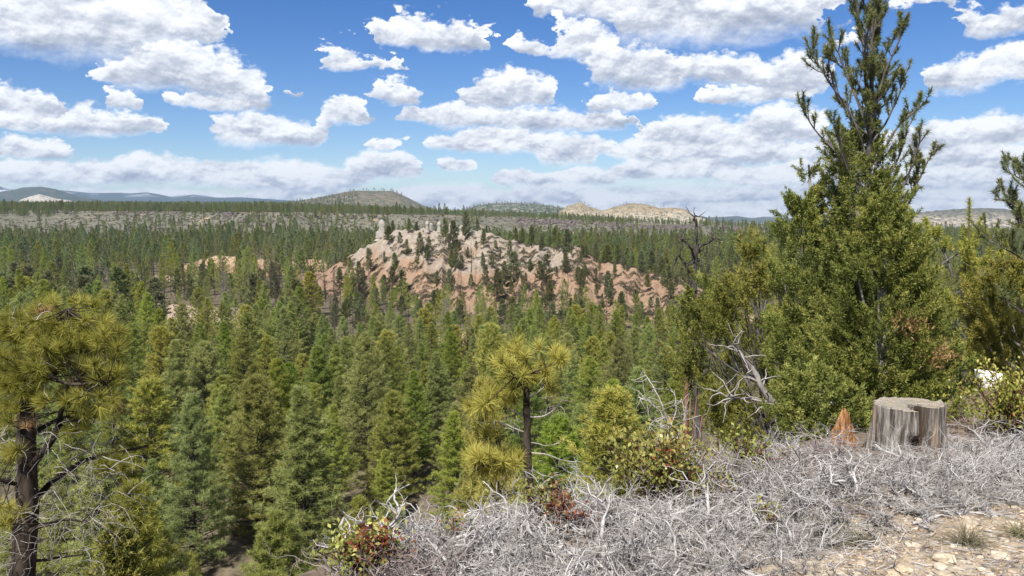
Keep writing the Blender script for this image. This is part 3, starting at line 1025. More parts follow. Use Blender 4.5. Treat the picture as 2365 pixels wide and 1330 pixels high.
for q in taken:
    grid.setdefault((int(q[0] // 8), int(q[1] // 8)), []).append(q)
N0 = 60000
ys = np.sqrt(rngs.uniform(48 ** 2, 930 ** 2, N0))
us = rngs.uniform(-0.66, 0.66, N0)
xs = us * ys
hz = hill_z(xs, ys)
gg = gz(xs, ys)
ed = edge_dist(xs, ys)
dens = fbm(xs / 60.0, ys / 60.0, 3, 91)
for x, y, u, h_, g_, e_, dn in zip(xs, ys, us, hz, gg, ed, dens):
    px = 1182.5 + u * F
    foot = 1000
    if h_ > g_ + 0.5 and y < 395:
        continue
    if e_ < 38:
        continue
    blocked = False
    for (cx, cy, rx, ry) in CLEAR_XY:
        if ((x - cx) / rx) ** 2 + ((y - cy) / ry) ** 2 < 1.15:
            blocked = True
            break
    # the front of each clearing stays open so that its ground shows
    if blocked:
        continue
    if 205 < y < 255 and 250 < px < 600 and rngs.uniform() < 0.75:
        continue
    sp = 2.7 + (1.6 if y < 135 else 0) + 2.6 * (1 - dn) + (1.6 if y > 420 else 0) + (1.2 if (y > 255 and y < 420 and px < 800) else 0)
    if not far_enough(x, y, sp):
        continue
    tall = rngs.uniform(7.0, 15.5) if y > 130 else (rngs.uniform(9.0, 15.5) if y > 94 else rngs.uniform(5.5, 10.0))
    if 110 < y < 300 and 720 < px < 1750:
        tall = 7.5 + (tall - 8.5) * 0.55 * np.interp(y, [110, 150, 300], [1.6, 1.0, 0.8])
    cand.append((x, y, tall))
cand = np.array(cand)
siz = cand[:, 2] / cand[:, 1]
pxc = 1182.5 + cand[:, 0] / cand[:, 1] * F
inview = (np.abs(cand[:, 0] / cand[:, 1]) < 0.585) & ((pxc < 1600) | (cand[:, 1] > 260)) & ~((pxc < 260) & (cand[:, 1] < 60))
order = np.argsort(-(siz * inview))
own, rest_i = order[:282], order[282:]
print('valley pines', len(cand))
AREAS = [(-1e9, 230, 'behind the left edge pine'), (230, 420, 'around the pale pine'), (420, 560, 'above the bright cone pine'), (560, 740, 'above the broad full pine'), (740, 930, 'around the tall open pine'),
         (930, 1120, 'left of the golden crown'), (1120, 1320, 'behind the golden crown'), (1320, 1500, 'above the bushy yellow-green pine'), (1500, 1e9, 'behind the juniper thicket')]
for i_ in own:
    x, y, h = cand[i_]
    px = 1182.5 + x / y * F
    zone = 'front' if y < 80 else ('second' if y < 105 else ('third' if y < 140 else ('fourth' if y < 170 else 'rearmost')))
    for lo, hi, where in AREAS:
        if lo <= px < hi:
            break
    lab = 'green pine in the %s row of the valley forest, %s' % (zone, where)
    r_ = rngp.uniform()
    kd = YPINES[int(r_ * 100) % 2] if r_ < 0.09 else (NPINES if y < 125 else PINES)[int(rngp.integers(0, 7))]
    if y > 220 and px < 900 and rngp.uniform() < 0.5:
        kd = HPINES[int(rngp.integers(0, 5))]
    place(kd, 'pine_tree', x, y, h, rngp, lab, group='%s row pines %s' % (zone, where), wide=rngp.uniform(1.1, 1.45), lean=0.02)


def scatter(name, pts, rot, scl, idx, kinds, label=None):
    """One mass of trees nobody could count: instances on the points of one mesh."""
    me = bpy.data.meshes.new(name)
    me.vertices.add(len(pts))
    me.vertices.foreach_set('co', np.asarray(pts, np.float32).ravel())
    for nm, ty, ar in (('rot', 'FLOAT', rot), ('scl', 'FLOAT', scl), ('idx', 'INT', idx)):
        at = me.attributes.new(nm, ty, 'POINT')
        at.data.foreach_set('value', np.asarray(ar, np.float32 if ty == 'FLOAT' else np.int32))
    me.update()
    o = tag(link(name, me), kind='stuff')
    g = bpy.data.node_groups.new(name + '_nodes', 'GeometryNodeTree')
    g.interface.new_socket('Geometry', in_out='INPUT', socket_type='NodeSocketGeometry')
    g.interface.new_socket('Geometry', in_out='OUTPUT', socket_type='NodeSocketGeometry')
    n, l = g.nodes, g.links
    gi, go = n.new('NodeGroupInput'), n.new('NodeGroupOutput')
    join = n.new('GeometryNodeJoinGeometry')
    for kd in kinds:
        ws = n.new('GeometryNodeGeometryToInstance')
        for src in kd:
            oi = n.new('GeometryNodeObjectInfo')
            oi.inputs['Object'].default_value = src
            oi.inputs['As Instance'].default_value = True
            l.new(oi.outputs['Geometry'], ws.inputs[0])
        l.new(ws.outputs[0], join.inputs[0])
    ip = n.new('GeometryNodeInstanceOnPoints')
    l.new(gi.outputs[0], ip.inputs['Points'])
    l.new(join.outputs[0], ip.inputs['Instance'])
    ip.inputs['Pick Instance'].default_value = True

    def attr(nm, ty):
        a = n.new('GeometryNodeInputNamedAttribute')
        a.data_type = ty
        a.inputs['Name'].default_value = nm
        return a.outputs['Attribute']
    l.new(attr('idx', 'INT'), ip.inputs['Instance Index'])
    cx = n.new('ShaderNodeCombineXYZ')
    l.new(attr('rot', 'FLOAT'), cx.inputs[2])
    l.new(cx.outputs[0], ip.inputs['Rotation'])
    l.new(attr('scl', 'FLOAT'), ip.inputs['Scale'])
    l.new(ip.outputs[0], go.inputs[0])
    md = o.modifiers.new('trees', 'NODES')
    md.node_group = g
    return o


def proto(kd):
    """Unlinked source objects for a scatter."""
    return [bpy.data.objects.new('trunk', kd.trunk), bpy.data.objects.new('crown', kd.crown)]


PROTO_NEAR = [proto(k_) for k_ in PINES + HPINES[:3]]
PROTO_FAR = [proto(k_) for k_ in FARS]
rest_c = cand[rest_i]
nearm = rest_c[:, 1] < 400
for nm, sel, protos, kinds, in (('valley_forest', rest_c[nearm], PROTO_NEAR, PINES + HPINES[:3]), ('far_valley_forest', rest_c[~nearm], PROTO_FAR, FARS)):
    idx = rngs.integers(0, len(protos), len(sel))
    Hs = np.array([k_.H for k_ in kinds])[::1]
    z = gz(sel[:, 0], sel[:, 1]) - 0.3
    scatter(nm, np.column_stack([sel[:, 0], sel[:, 1], z]), rngs.uniform(0, 6.28, len(sel)), sel[:, 2] / 13.5, idx, protos)

# woods on the scarp and the plateau
def wood(name, n, ylo, yhi, keep, hlo, hhi, seed, sink=0.3, logd=False):
    r = np.random.default_rng(seed)
    y = np.exp(r.uniform(math.log(ylo), math.log(yhi), n)) if logd else np.sqrt(r.uniform(ylo ** 2, yhi ** 2, n))
    u = r.uniform(-0.64, 0.64, n)
    x = u * y
    px = 1182.5 + u * F
    k_ = keep(px, y, x, r)
    x, y = x[k_], y[k_]
    z = gz(x, y) - sink
    h = r.uniform(hlo, hhi, len(x))
    scatter(name, np.column_stack([x, y, z]), r.uniform(0, 6.28, len(x)), h / 13.5, r.integers(0, 4, len(x)), PROTO_FAR)
    return len(x)


def keep_scarp(px, y, x, r):
    d = fbm(x / 90.0, y / 90.0, 3, 51)
    p = np.interp(px, [-200, 250, 420, 560, 800, 1000, 1700, 1800, 2400], [.35, .28, .62, .8, .5, .16, .10, .3, .4])
    return (r.uniform(0, 1, len(px)) < p * np.clip((d - 0.30) * 4.0, 0.1, 1.2))


def keep_plat(px, y, x, r):
    d = fbm(x / 260.0, y / 260.0, 3, 61)
    p = np.interp(px, [-200, 700, 1000, 1300, 1500, 1700, 2400], [1, 1, .9, .75, .35, .3, .5])
    front = np.interp(px, [0, 620, 760, 1000, 1300, 2000], [1230, 1230, 1500, 1650, 1750, 1900])
    return (y > front) & (r.uniform(0, 1, len(px)) < p * np.clip((d - 0.2) * 3.5, 0.15, 1.0))


print('scarp', wood('scarp_woods', 11000, 880, 1330, keep_scarp, 6, 13, 401))
print('plateau', wood('plateau_forest', 38000, 1230, 6500, keep_plat, 9, 15, 402, logd=True))


def on_ridge(name, n, pxs, tlo, thi, d0, front, sil, foot, hlo, hhi, seed, power, crest=0):
    """Trees standing on a far hill."""
    r = np.random.default_rng(seed)
    sil = np.array(sil, float)
    px = r.uniform(pxs[0], pxs[1], n)
    tt3 = r.uniform(tlo, thi, n)
    if crest:
        tt3[:crest] = r.uniform(-0.04, 0.02, crest)
    D = d0 + tt3 * front
    zc = EYE + ray(px, np.interp(px, sil[:, 0], sil[:, 1]))[1] * d0
    zf = EYE + ray(px, np.interp(px, [a for a, _ in foot], [b for _, b in foot]))[1] * d0 - 2
    z = zf + np.maximum(zc - zf, 0.5) * (1 - np.abs(tt3) ** power)
    x = (px - 1182.5) / F * D
    scatter(name, np.column_stack([x, D, z - 0.5]), r.uniform(0, 6.28, n), r.uniform(hlo, hhi, n) / 13.5, r.integers(0, 4, n), PROTO_FAR)


on_ridge('cone_woods', 900, (600, 830), -1, -0.25, 4000, 420, [(560, 478), (640, 470), (720, 459), (770, 449), (830, 440), (1050, 496)], [(560, 480), (1000, 496)], 8, 14, 501, 1.5)
on_ridge('cone_crest_woods', 46, (800, 930), -0.06, 0.02, 4000, 420, [(800, 443), (830, 440), (905, 441), (930, 450)], [(560, 480), (1000, 496)], 8, 15, 503, 1.5)
on_ridge('ridge_woods', 900, (1050, 1350), -1, 0.05, 4600, 420, [(1040, 498), (1075, 484), (1100, 475), (1130, 470), (1180, 469), (1240, 472), (1285, 478), (1330, 492), (1360, 502)], [(1040, 502), (1360, 506)], 8, 14, 505, 1.3, 120)
on_ridge('cliff_woods', 500, (1260, 1700), -1, -0.35, 3000, 330, [(1250, 506), (1337, 467), (1392, 487), (1450, 470), (1585, 483), (1602, 497), (1690, 519)], [(1250, 512), (1500, 522), (1760, 532)], 5, 9, 507, 1.1, 60)

# ------------------------------------------------------------------ trees, snags and shrubs of the badland hill
Z1, Z2 = (760, 480), (1200, 480)
HILL = []
for (x, b, tp, k_) in [(700, 245, 110, 'p'), (955, 260, 165, 'j'), (870, 290, 130, 'p'), (640, 400, 245, 'p'), (1275, 385, 120, 'p'), (1300, 470, 70, 's'), (1490, 360, 60, 'p'), (1690, 450, 270, 'p'),
                       (1350, 480, 160, 'p'), (1720, 250, 150, 'p'), (1620, 260, 130, 'p'), (1960, 300, 200, 'p'), (2045, 400, 210, 'p'), (2110, 370, 200, 'p'), (2215, 410, 190, 'p'), (2335, 480, 310, 'p'),
                       (435, 750, 440, 'p'), (330, 880, 600, 'p'), (380, 860, 540, 's'), (720, 680, 490, 'p'), (1000, 500, 280, 'p'), (1100, 480, 310, 'p'), (970, 690, 450, 'p'), (1075, 640, 500, 'p'),
                       (1555, 700, 340, 's'), (1510, 560, 430, 'p'), (1610, 480, 370, 'p'), (1380, 700, 450, 'p'), (1340, 690, 470, 'p'), (1690, 680, 540, 'p'), (1780, 670, 510, 'p'), (2015, 820, 500, 'p'), (2195, 700, 570, 'p'),
                       (1830, 1040, 680, 'p'), (1915, 850, 590, 'p'), (1715, 880, 640, 'p'), (2130, 1020, 710, 's'), (2250, 870, 640, 's'), (1440, 970, 640, 's'), (1320, 940, 690, 'p'), (790, 1000, 680, 'p'),
                       (690, 880, 650, 'p'), (180, 640, 500, 'p'), (110, 880, 660, 'p'), (70, 540, 420, 'p'), (2330, 820, 600, 'p'), (1870, 560, 440, 'p'), (1820, 440, 350, 'j'), (535, 760, 660, 's'), (2310, 470, 360, 'p')]:
    HILL.append((Z1[0] + x / 4.73, Z1[1] + b / 4.73, (b - tp) / 4.73, k_))
for (x, b, tp, k_) in [(130, 410, 210, 'p'), (245, 470, 310, 'p'), (325, 430, 270, 'p'), (385, 430, 190, 'p'), (430, 420, 230, 'p'), (510, 500, 240, 'p'), (575, 555, 400, 'p'), (690, 540, 410, 'p'), (295, 880, 520, 'p'),
                       (410, 780, 640, 'p'), (475, 740, 500, 's'), (525, 990, 620, 's'), (170, 870, 650, 's'), (115, 700, 560, 'p'), (45, 1010, 700, 's'), (640, 830, 660, 'p'), (690, 960, 690, 'p'), (830, 880, 650, 'p'),
                       (960, 930, 710, 'p'), (870, 740, 560, 'p'), (1130, 610, 340, 's'), (1180, 700, 600, 'j'), (1290, 940, 790, 's'), (1400, 920, 730, 'p'), (1270, 1100, 900, 'p'), (1110, 1200, 930, 'p'), (1500, 1160, 970, 'p'),
                       (900, 1100, 930, 'p'), (665, 1050, 880, 'p'), (470, 1180, 760, 's'), (560, 1180, 1000, 'p'), (1010, 1030, 950, 'j'), (1040, 700, 600, 'j'), (1580, 850, 680, 'p'), (1640, 900, 700, 'p'), (840, 600, 380, 'p'),
                       (740, 560, 410, 'p'), (920, 560, 400, 'p'), (960, 540, 350, 'p'), (1080, 580, 370, 'p'), (1330, 640, 400, 'p'), (1440, 640, 370, 'p'), (1550, 640, 400, 'p'), (1240, 600, 450, 'p'), (1480, 760, 600, 'p'), (1660, 1010, 800, 'p')]:
    HILL.append((Z2[0] + x / 4.73, Z2[1] + b / 4.73, (b - tp) / 4.73, k_))
rhx = np.random.default_rng(55)
for _ in range(85):
    px_h, row_h = rhx.uniform(720, 1660), rhx.uniform(560, 735)
    if row_h < np.interp(px_h, HC_PX, HC_ROW) + 8:
        continue
    HILL.append((px_h, row_h, rhx.uniform(20, 50), 's' if rhx.uniform() < .15 else 'p'))
SNAGS = [snag_mesh(600 + i_, 11, 0.17, 8 + 2 * i_) for i_ in range(4)]
dsamp = np.arange(205, 420, 0.5)
pgrid = np.arange(640, 1764, 3.0)
SURF_G = surf(((pgrid - 1182.5) / F)[:, None] * dsamp[None], np.broadcast_to(dsamp[None], (len(pgrid), len(dsamp))))


def hit_hill(px, row):
    """First point of the hill (or floor) seen at a pixel."""
    a, b = ray(px, row)
    zs = SURF_G[int(np.clip(round((px - 640) / 3.0), 0, len(pgrid) - 1))]
    k_ = np.nonzero(EYE + b * dsamp <= zs)[0]
    d = dsamp[k_[0]] if len(k_) else np.interp(px, HC_PX, HC_D) + 4
    return float(a * d), float(d)


BANDS = [(0, 560, 'along the white crest of the badland hill'), (560, 625, 'on the upper orange slope of the badland hill'), (625, 690, 'on the middle slope of the badland hill'), (690, 900, 'at the foot of the badland hill')]
COLS = [(0, 900, 'left end'), (900, 1060, 'left of centre'), (1060, 1230, 'right of centre'), (1230, 1400, 'right shoulder'), (1400, 2000, 'right end')]
for (px, b, hp_, k_) in HILL:
    x, y = hit_hill(px, b)
    h = hp_ * y / F * 1.04
    bl = next(l_ for lo, hi, l_ in BANDS if lo <= b < hi)
    cl = next(l_ for lo, hi, l_ in COLS if lo <= px < hi)
    if k_ == 's':
        e = link('dead_snag', SNAGS[int(rngp.integers(0, 4))], loc=(x, y, float(surf(x, y)) - 0.3), rotz=rngp.uniform(0, 6.28), scale=h / 11)
        e.scale = (h / 11 * 0.9, h / 11 * 0.9, h / 11)
        tag(e, 'thin bare dead trunk %s, %s' % (bl, cl), 'dead tree', 'bare dead trunks %s %s' % (bl, cl))
    else:
        kd = HPINES[int(rngp.integers(0, 5))] if k_ == 'p' else HPINES[4]
        place(kd, 'hill_pine', x, y, h, rngp, 'sparse dark pine %s, %s' % (bl, cl), 'pine tree', 'pines %s %s' % (bl, cl), wide=rngp.uniform(0.75, 1.15), lean=0.03)

# burnt poles standing in the far part of the valley
for (px, b, hp_, mt, lab) in [(170, 686, 106, 'snag', 'tall black branchless trunk among the pines far left'), (328, 698, 108, 'snag', 'tall dark bare trunk left of the pale clearing'), (356, 655, 80, 'snag', 'shorter bare trunk just right of the tall dark trunk'),
                              (137, 640, 55, 'snag', 'short dead pole among the far left pines'), (408, 640, 45, 'snag', 'dead pole between the pines before the pale mounds')]:
    x, y = ground_at(px, b)
    z = float(surf(x, y))
    h = hp_ * y / F
    e = link('dead_snag', SNAGS[1], loc=(x, y, z - 0.3), rotz=1.0, scale=h / 11)
    tag(e, lab, 'dead tree')
x, y = ground_at(521, 722)
gd = link('dead_pine', None, loc=(x, y, float(surf(x, y)) - 0.3), scale=12.5 / 12)
tag(gd, 'grey-brown dead pine still holding its twigs, at the edge of the clearing', 'dead tree')
tb, cb = pine(640, 12, 1.9, .12, 120, 7, 7, 0.4, 0.035, taper=0.5)
link('trunk', tb.mesh('trunk', MAT['limb_grey']), gd)
link('dead_twigs', cb.mesh('dead_twigs', MAT['twig_dark']), gd)

rdd = np.random.default_rng(66)
tr_m, tw_m = [ch.data for ch in gd.children]
for i_, (px, b_, hp2, lab) in enumerate([(1030, 800, 110, 'grey leafless pine standing over the fallen log'), (430, 900, 60, 'short grey dead tree in a dark gap left of the bright cone pine'), (935, 640, 70, 'grey dead pine before the orange foot of the hill'),
                                         (1330, 760, 90, 'grey dead pine below the right shoulder of the hill'), (250, 700, 80, 'grey dead pine above the left edge pine crown'), (700, 690, 70, 'grey dead pine near the left foot of the hill')]):
    x, y = ground_at(px, b_)
    o = link('dead_pine', None, loc=(x, y, float(surf(x, y)) - .3), rotz=rdd.uniform(0, 6), scale=hp2 * y / F / 12)
    link('trunk', tr_m, o)
    link('dead_twigs', tw_m, o)
    tag(o, lab, 'dead tree')

# low shrubs in mats across the hill: one uncountable mass
sb = MB()
rs = np.random.default_rng(77)
n_s = 0
while n_s < 900:
    px, row = rs.uniform(700, 1690), rs.uniform(545, 745)
    if rs.uniform() > np.interp(row, [545, 575, 620, 700], [0.25, 0.7, 0.85, 1.0]):
        continue
    if fbm(px / 42.0, row / 18.0, 2, 95) < 0.47:
        continue
    x, y = hit_hill(px, row)
    if hill_z(x, y) < gz(x, y):
        continue
    n_s += 1
    rx, ry, rzz = rs.uniform(0.8, 2.6), rs.uniform(0.5, 1.3), rs.uniform(0.3, 0.8)
    a = rs.normal(0.35 if px > 1000 else -0.1, 0.35)
    m_ = int(60 * rx)
    d = nrm(rs.normal(size=(m_, 3)))
    d[:, 2] = np.abs(d[:, 2])
    lp = d * np.array([rx, ry, rzz]) * rs.uniform(0.6, 1.0, (m_, 1))
    wp = np.column_stack([x + lp[:, 0] * math.cos(a) - lp[:, 1] * math.sin(a), y + lp[:, 0] * math.sin(a) + lp[:, 1] * math.cos(a), np.zeros(m_)])
    wp[:, 2] = surf(wp[:, 0], wp[:, 1]) + lp[:, 2]
    blades(sb, wp, nrm(d + rs.normal(0, 0.5, (m_, 3))), 0.38, 0.22, rs, np.clip(rs.uniform(0.1, 0.6) + rs.normal(0, 0.15, m_), 0, 1))
tag(link('hill_shrubbery', sb.mesh('hill_shrubbery', MAT['hill_shrub'])), kind='stuff')

# brush and boulders of the scarp
sb = MB()
n_ = 5200
y = rs.uniform(870, 1200, n_)
u = rs.uniform(-0.62, 0.62, n_)
x = u * y
z = gz(x, y)
for k_ in range(9):
    d = nrm(rs.normal(size=(n_, 3)) + np.array([0, 0, 0.6]))
    blades(sb, np.column_stack([x, y, z]) + rs.normal(0, 0.8, (n_, 3)) * np.array([1, 1, 0.2]), d, 1.9, 1.5, rs, np.clip(rs.normal(0.45, 0.25, n_), 0, 1))
tag(link('scarp_shrubbery', sb.mesh('scarp_shrubbery', MAT['hill_shrub'])), kind='stuff')


def boulder(mb, c, r, rng, squash=0.75, tint=0.5):
    """A rough angular block: a 26-point cage pushed about."""
    g = np.array([(i, j, k_) for i in (-1, 0, 1) for j in (-1, 0, 1) for k_ in (-1, 0, 1) if (i, j, k_) != (0, 0, 0)], float)
    idx = {tuple(p_.astype(int)): n for n, p_ in enumerate(g)}
    v = nrm(g) * (0.75 + 0.25 * np.linalg.norm(g, axis=1, keepdims=True)) * rng.uniform(0.72, 1.18, (26, 1))
    v = v * np.array([1, rng.uniform(0.7, 1), squash]) * r
    a = rng.uniform(0, 6.28)
    rot = np.array([[math.cos(a), -math.sin(a), 0], [math.sin(a), math.cos(a), 0], [0, 0, 1]])
    q = []
    for ax in range(3):
        o1, o2 = [k_ for k_ in range(3) if k_ != ax]
        for s in (-1, 1):
            for i in (-1, 0):
                for j in (-1, 0):
                    f = []
                    for (di, dj) in ((0, 0), (1, 0), (1, 1), (0, 1)):
                        p_ = [0, 0, 0]
                        p_[ax] = s
                        p_[o1] = i + di
                        p_[o2] = j + dj
                        f.append(idx[tuple(p_)])
                    q.append(f if (s > 0) != (ax == 1) else f[::-1])
    mb.add(v @ rot.T + c, quads=q, tint=tint)


m, t = new_mat('basalt')
pos = t.n('ShaderNodeNewGeometry').outputs['Position']
principled(t, t.mix(t.noise(pos, 0.6, 4, 0.6).outputs[0], (0.055, 0.045, 0.045), (0.20, 0.165, 0.155)))
MAT['basalt'] = m
bb = MB()
for (lo, hi, n, mn, mxr) in ((1180, 1520, 260, 1.2, 3.4), (1530, 1720, 200, 1.2, 3.0), (60, 620, 260, 1.0, 2.8), (620, 1180, 150, 0.8, 2.0)):
    for i_ in range(n):
        px = rs.uniform(lo, hi)
        u = (px - 1182.5) / F
        rim = 1090 + 60 * math.sin(px / 170.0) + 45 * math.sin(px / 61.0 + 1) + 160 * float(smooth((600 - px) / 500))
        y = rim - abs(rs.normal(0, 26)) - 4
        if vnoise(px / 40.0, 0.0, 8) < 0.42:
            continue
        boulder(bb, np.array([u * y, y, float(gz(u * y, y)) + 0.3]), rs.uniform(mn, mxr), rs, 0.8)
tag(link('basalt_rubble', bb.mesh('basalt_rubble', MAT['basalt'], False)), kind='stuff')

# hoodoos: pale pinnacles on the crest
m, t = new_mat('hoodoo_stone')
pos = t.n('ShaderNodeNewGeometry').outputs['Position']
nh = t.noise(t.vm('MULTIPLY', pos, (1, 1, 2.2)), 0.9, 5, 0.6)
principled(t, t.mix(nh.outputs[0], (0.24, 0.215, 0.185), (0.42, 0.39, 0.345)), bump=nh.outputs[0], dist=0.4, strength=0.8)
MAT['hoodoo'] = m


def hoodoo(px, base_row, top_row, half, label, seed, group=None):
    r = np.random.default_rng(seed)
    x, y = hit_hill(px, base_row)
    z0 = float(surf(x, y)) - 0.6
    h = (base_row - top_row) * y / F + 0.6
    rad = half * y / F
    b = MB()
    n, k_ = 14, 14
    zz = np.linspace(0, 1, n)
    prof = np.interp(zz, [0, .25, .55, .75, .9, 1], [1.25, .95, .85, .95, .7, .18]) * (1 + r.normal(0, .07, n))
    ang = np.arange(k_) * 2 * math.pi / k_
    lob = 1 + 0.16 * np.sin(ang * 2 + r.uniform(0, 6)) + 0.1 * np.sin(ang * 3 + r.uniform(0, 6))
    V = []
    for i in range(n):
        rr2 = rad * prof[i] * lob * (1 + r.normal(0, 0.05, k_))
        V.append(np.column_stack([rr2 * np.cos(ang), rr2 * np.sin(ang), np.full(k_, zz[i] * h)]))
    V = np.concatenate(V)
    i = np.arange(n - 1)[:, None] * k_
    j = np.arange(k_)[None]
    j2 = (j + 1) % k_
    q = np.stack([i + j, i + j2, i + k_ + j2, i + k_ + j], -1).reshape(-1, 4)
    V = np.vstack([V, [[0, 0, h * 1.02]]])
    top = [((n - 1) * k_ + a, (n - 1) * k_ + (a + 1) % k_, n * k_) for a in range(k_)]
    b.add(V, tris=top, quads=q)
    tag(link('hoodoo', b.mesh('hoodoo', MAT['hoodoo']), loc=(x, y, z0)), label, 'rock', group)


hoodoo(882, 545, 508, 7, 'big pale stone pinnacle at the left end of the hill crest', 1)
hoodoo(878, 548, 527, 10, 'low pale block leaning against the big left pinnacle', 2)
hoodoo(987, 534, 511, 6, 'left one of the two twin white pinnacles on the crest', 3)
hoodoo(996, 534, 512, 5, 'right one of the two twin white pinnacles on the crest', 4)
hoodoo(1015, 534, 512, 6, 'white pinnacle just left of the tall dark crest pine', 5)
hoodoo(1041, 536, 516, 5, 'white pinnacle just right of the tall dark crest pine', 6)
hoodoo(1051, 537, 522, 4, 'smallest white pinnacle between the two right-hand ones', 7)
hoodoo(1066, 536, 517, 6, 'rightmost white pinnacle of the crest row', 8)
hoodoo(1003, 534, 529, 5, 'small pale boulder below the twin white pinnacles', 9)
hoodoo(975, 535, 530, 4, 'small pale boulder left of the twin white pinnacles', 10)

# ------------------------------------------------------------------ near trees
def nearest_on(polys, c):
    best, bp = 1e9, None
    for p_ in polys:
        d = np.linalg.norm(p_ - c, axis=1)
        i = int(np.argmin(d))
        if d[i] < best:
            best, bp = d[i], p_[i]
    return bp


def pixpoly(poly, d):
    return np.array([P(q[0], q[1], d + (q[2] if len(q) > 2 else 0.0)) for q in poly])


def rooted(tp):
    """Carry a trunk line down to the ground below its first point."""
    zg = float(gz(tp[0, 0], tp[0, 1])) - 0.15
    if zg < tp[0, 2] - 0.05:
        d0 = tp[0] - tp[1]
        foot = np.array([tp[0, 0] + 0.3 * d0[0], tp[0, 1], zg])
        tp = np.vstack([foot, (foot + tp[0]) / 2, tp])
    return tp


def near_pine(name, label, d, trunk, r0, r1, limbs, clouds, needle, leaf, seed, dead=(), hang=(), spread_d=0.5, extra_dead=(), hole_=0.0):
    """A pine close to the camera: trunk and limbs along traced lines, twigs running out to needle tufts."""
    rng = np.random.default_rng(seed)
    L, wd, m_, sprd = needle
    tp = resample(rooted(pixpoly(trunk, d)), 22)
    tp[1:-1] += rng.normal(0, 0.008, (20, 3))
    root = link(name, None, loc=tp[0])
    tag(root, label, 'pine tree')
    off = tp[0].copy()
    tb, lb, nb, db = MB(), MB(), MB(), MB()
    kk = 12
    limb_meshes = []
    tube(tb, tp - off, np.linspace(r0, r1, 22) * (1 + rng.normal(0, 0.04, 22)), kk)
    lines = [tp]
    for (poly, ra, rb_) in limbs:
        lp = resample(pixpoly(poly, d), 14)
        lp[1:] += np.cumsum(rng.normal(0, 0.006, (13, 3)), axis=0)
        l1 = MB()
        tube(l1, lp - off, np.linspace(ra, rb_, 14), 7, 0.4)
        limb_meshes.append(l1)
        lines.append(lp)
    C, T, A = [], [], []
    for (cx, cy, rx, ry, n, tint) in clouds:
        for i in range(n):
            a, rr3 = rng.uniform(0, 6.28), math.sqrt(rng.uniform())
            dd_ = rng.normal(0, spread_d)
            if vnoise((cx + rx * rr3 * math.cos(a)) / 34.0, (cy + ry * rr3 * math.sin(a)) / 26.0, seed) < hole_:
                continue
            c = P(cx + rx * rr3 * math.cos(a), cy + ry * rr3 * math.sin(a), d + dd_)
            o = nearest_on(lines[1:] or lines, c)
            s = np.linspace(0, 1, 6)[:, None]
            mid = (o + c) / 2 + np.array([0, 0, -0.10]) * np.linalg.norm(c - o) + rng.normal(0, 0.02, 3)
            tw = o * (1 - s) ** 2 + 2 * mid * s * (1 - s) + c * s * s
            tube(lb, tw - off, np.linspace(0.009, 0.004, 6), 4, 0.42)
            ax = nrm((c - mid) + np.array([0, 0, 0.35]) * np.linalg.norm(c - mid) + rng.normal(0, 0.03, 3))
            for e_ in range(2):
                C.append(c - ax * 0.04 * e_ * 1.3)
                A.append(ax)
                T.append(np.clip(tint + rng.normal(0, 0.10) - 0.12 * e_, 0, 1))
    tufts(nb, np.array(C) - off, np.array(A), m_, L, wd, sprd, rng, np.array(T))
    tr_o = link('trunk', tb.mesh('trunk', MAT['bark']), root)
    for l1 in limb_meshes:
        link('limb', l1.mesh('limb', MAT['bark']), tr_o)
    tag(link('twigs', lb.mesh('twigs', MAT['bark']), tr_o), kind='stuff')
    link('needles', nb.mesh('needles', MAT[leaf]), root)
    # bare hanging twigs
    for (cx, cy, rx, ry, n, ln) in hang:
        for i in range(n):
            c = P(cx + rng.uniform(-rx, rx), cy + rng.uniform(-ry, ry), d + rng.normal(0, 0.45))
            o = c
            dr = nrm(rng.normal(0, 1, 3) * np.array([1, 0.7, 0.5]) + np.array([0, 0, -0.1]))
            pts = [o]
            for k_ in range(6):
                dr = nrm(dr + rng.normal(0, 0.28, 3) + np.array([0, 0, -0.14]))
                pts.append(pts[-1] + dr * ln * rng.uniform(0.6, 1.2) / 6)
            tube(db, np.array(pts) - off, np.linspace(0.0065, 0.0022, 7), 3, rng.uniform(0.25, 0.8))
    for (poly, ra, rb_) in dead:
        lp = resample(pixpoly(poly, d), 12)
        lp[1:] += np.cumsum(rng.normal(0, 0.007, (11, 3)), axis=0)
        l1 = MB()
        tube(l1, lp - off, np.linspace(ra, rb_, 12), 5, rng.uniform(0.4, 0.9))
        for k_ in range(3):
            o = lp[int(rng.integers(4, 11))]
            dr = nrm(lp[-1] - lp[0] + rng.normal(0, 0.25, 3))
            pts = [o]
            for q in range(4):
                dr = nrm(dr + rng.normal(0, 0.3, 3))
                pts.append(pts[-1] + dr * 0.05)
            tube(l1, np.array(pts) - off, np.linspace(rb_ * 1.1, rb_ * 0.5, 5), 3, 0.6)
        link('dead_branch', l1.mesh('dead_branch', MAT['limb_grey']), tr_o)
    if db.v:
        tag(link('dead_twigs', db.mesh('dead_twigs', MAT['limb_grey']), root), kind='stuff')
    if extra_dead:
        xb = MB()
        for (cx, cy, n) in extra_dead:
            cs = np.array([P(cx + rng.normal(0, 14), cy + rng.normal(0, 9), d - 0.3 + rng.normal(0, 0.2)) for _ in range(n)]) - off
            tufts(xb, cs, nrm(rng.normal(0, 0.6, (n, 3)) + np.array([0, 0, 0.3])), 22, L * 0.8, wd, 0.7, rng)
        link('dead_needles', xb.mesh('dead_needles', MAT['dead_needle']), root)
    return root


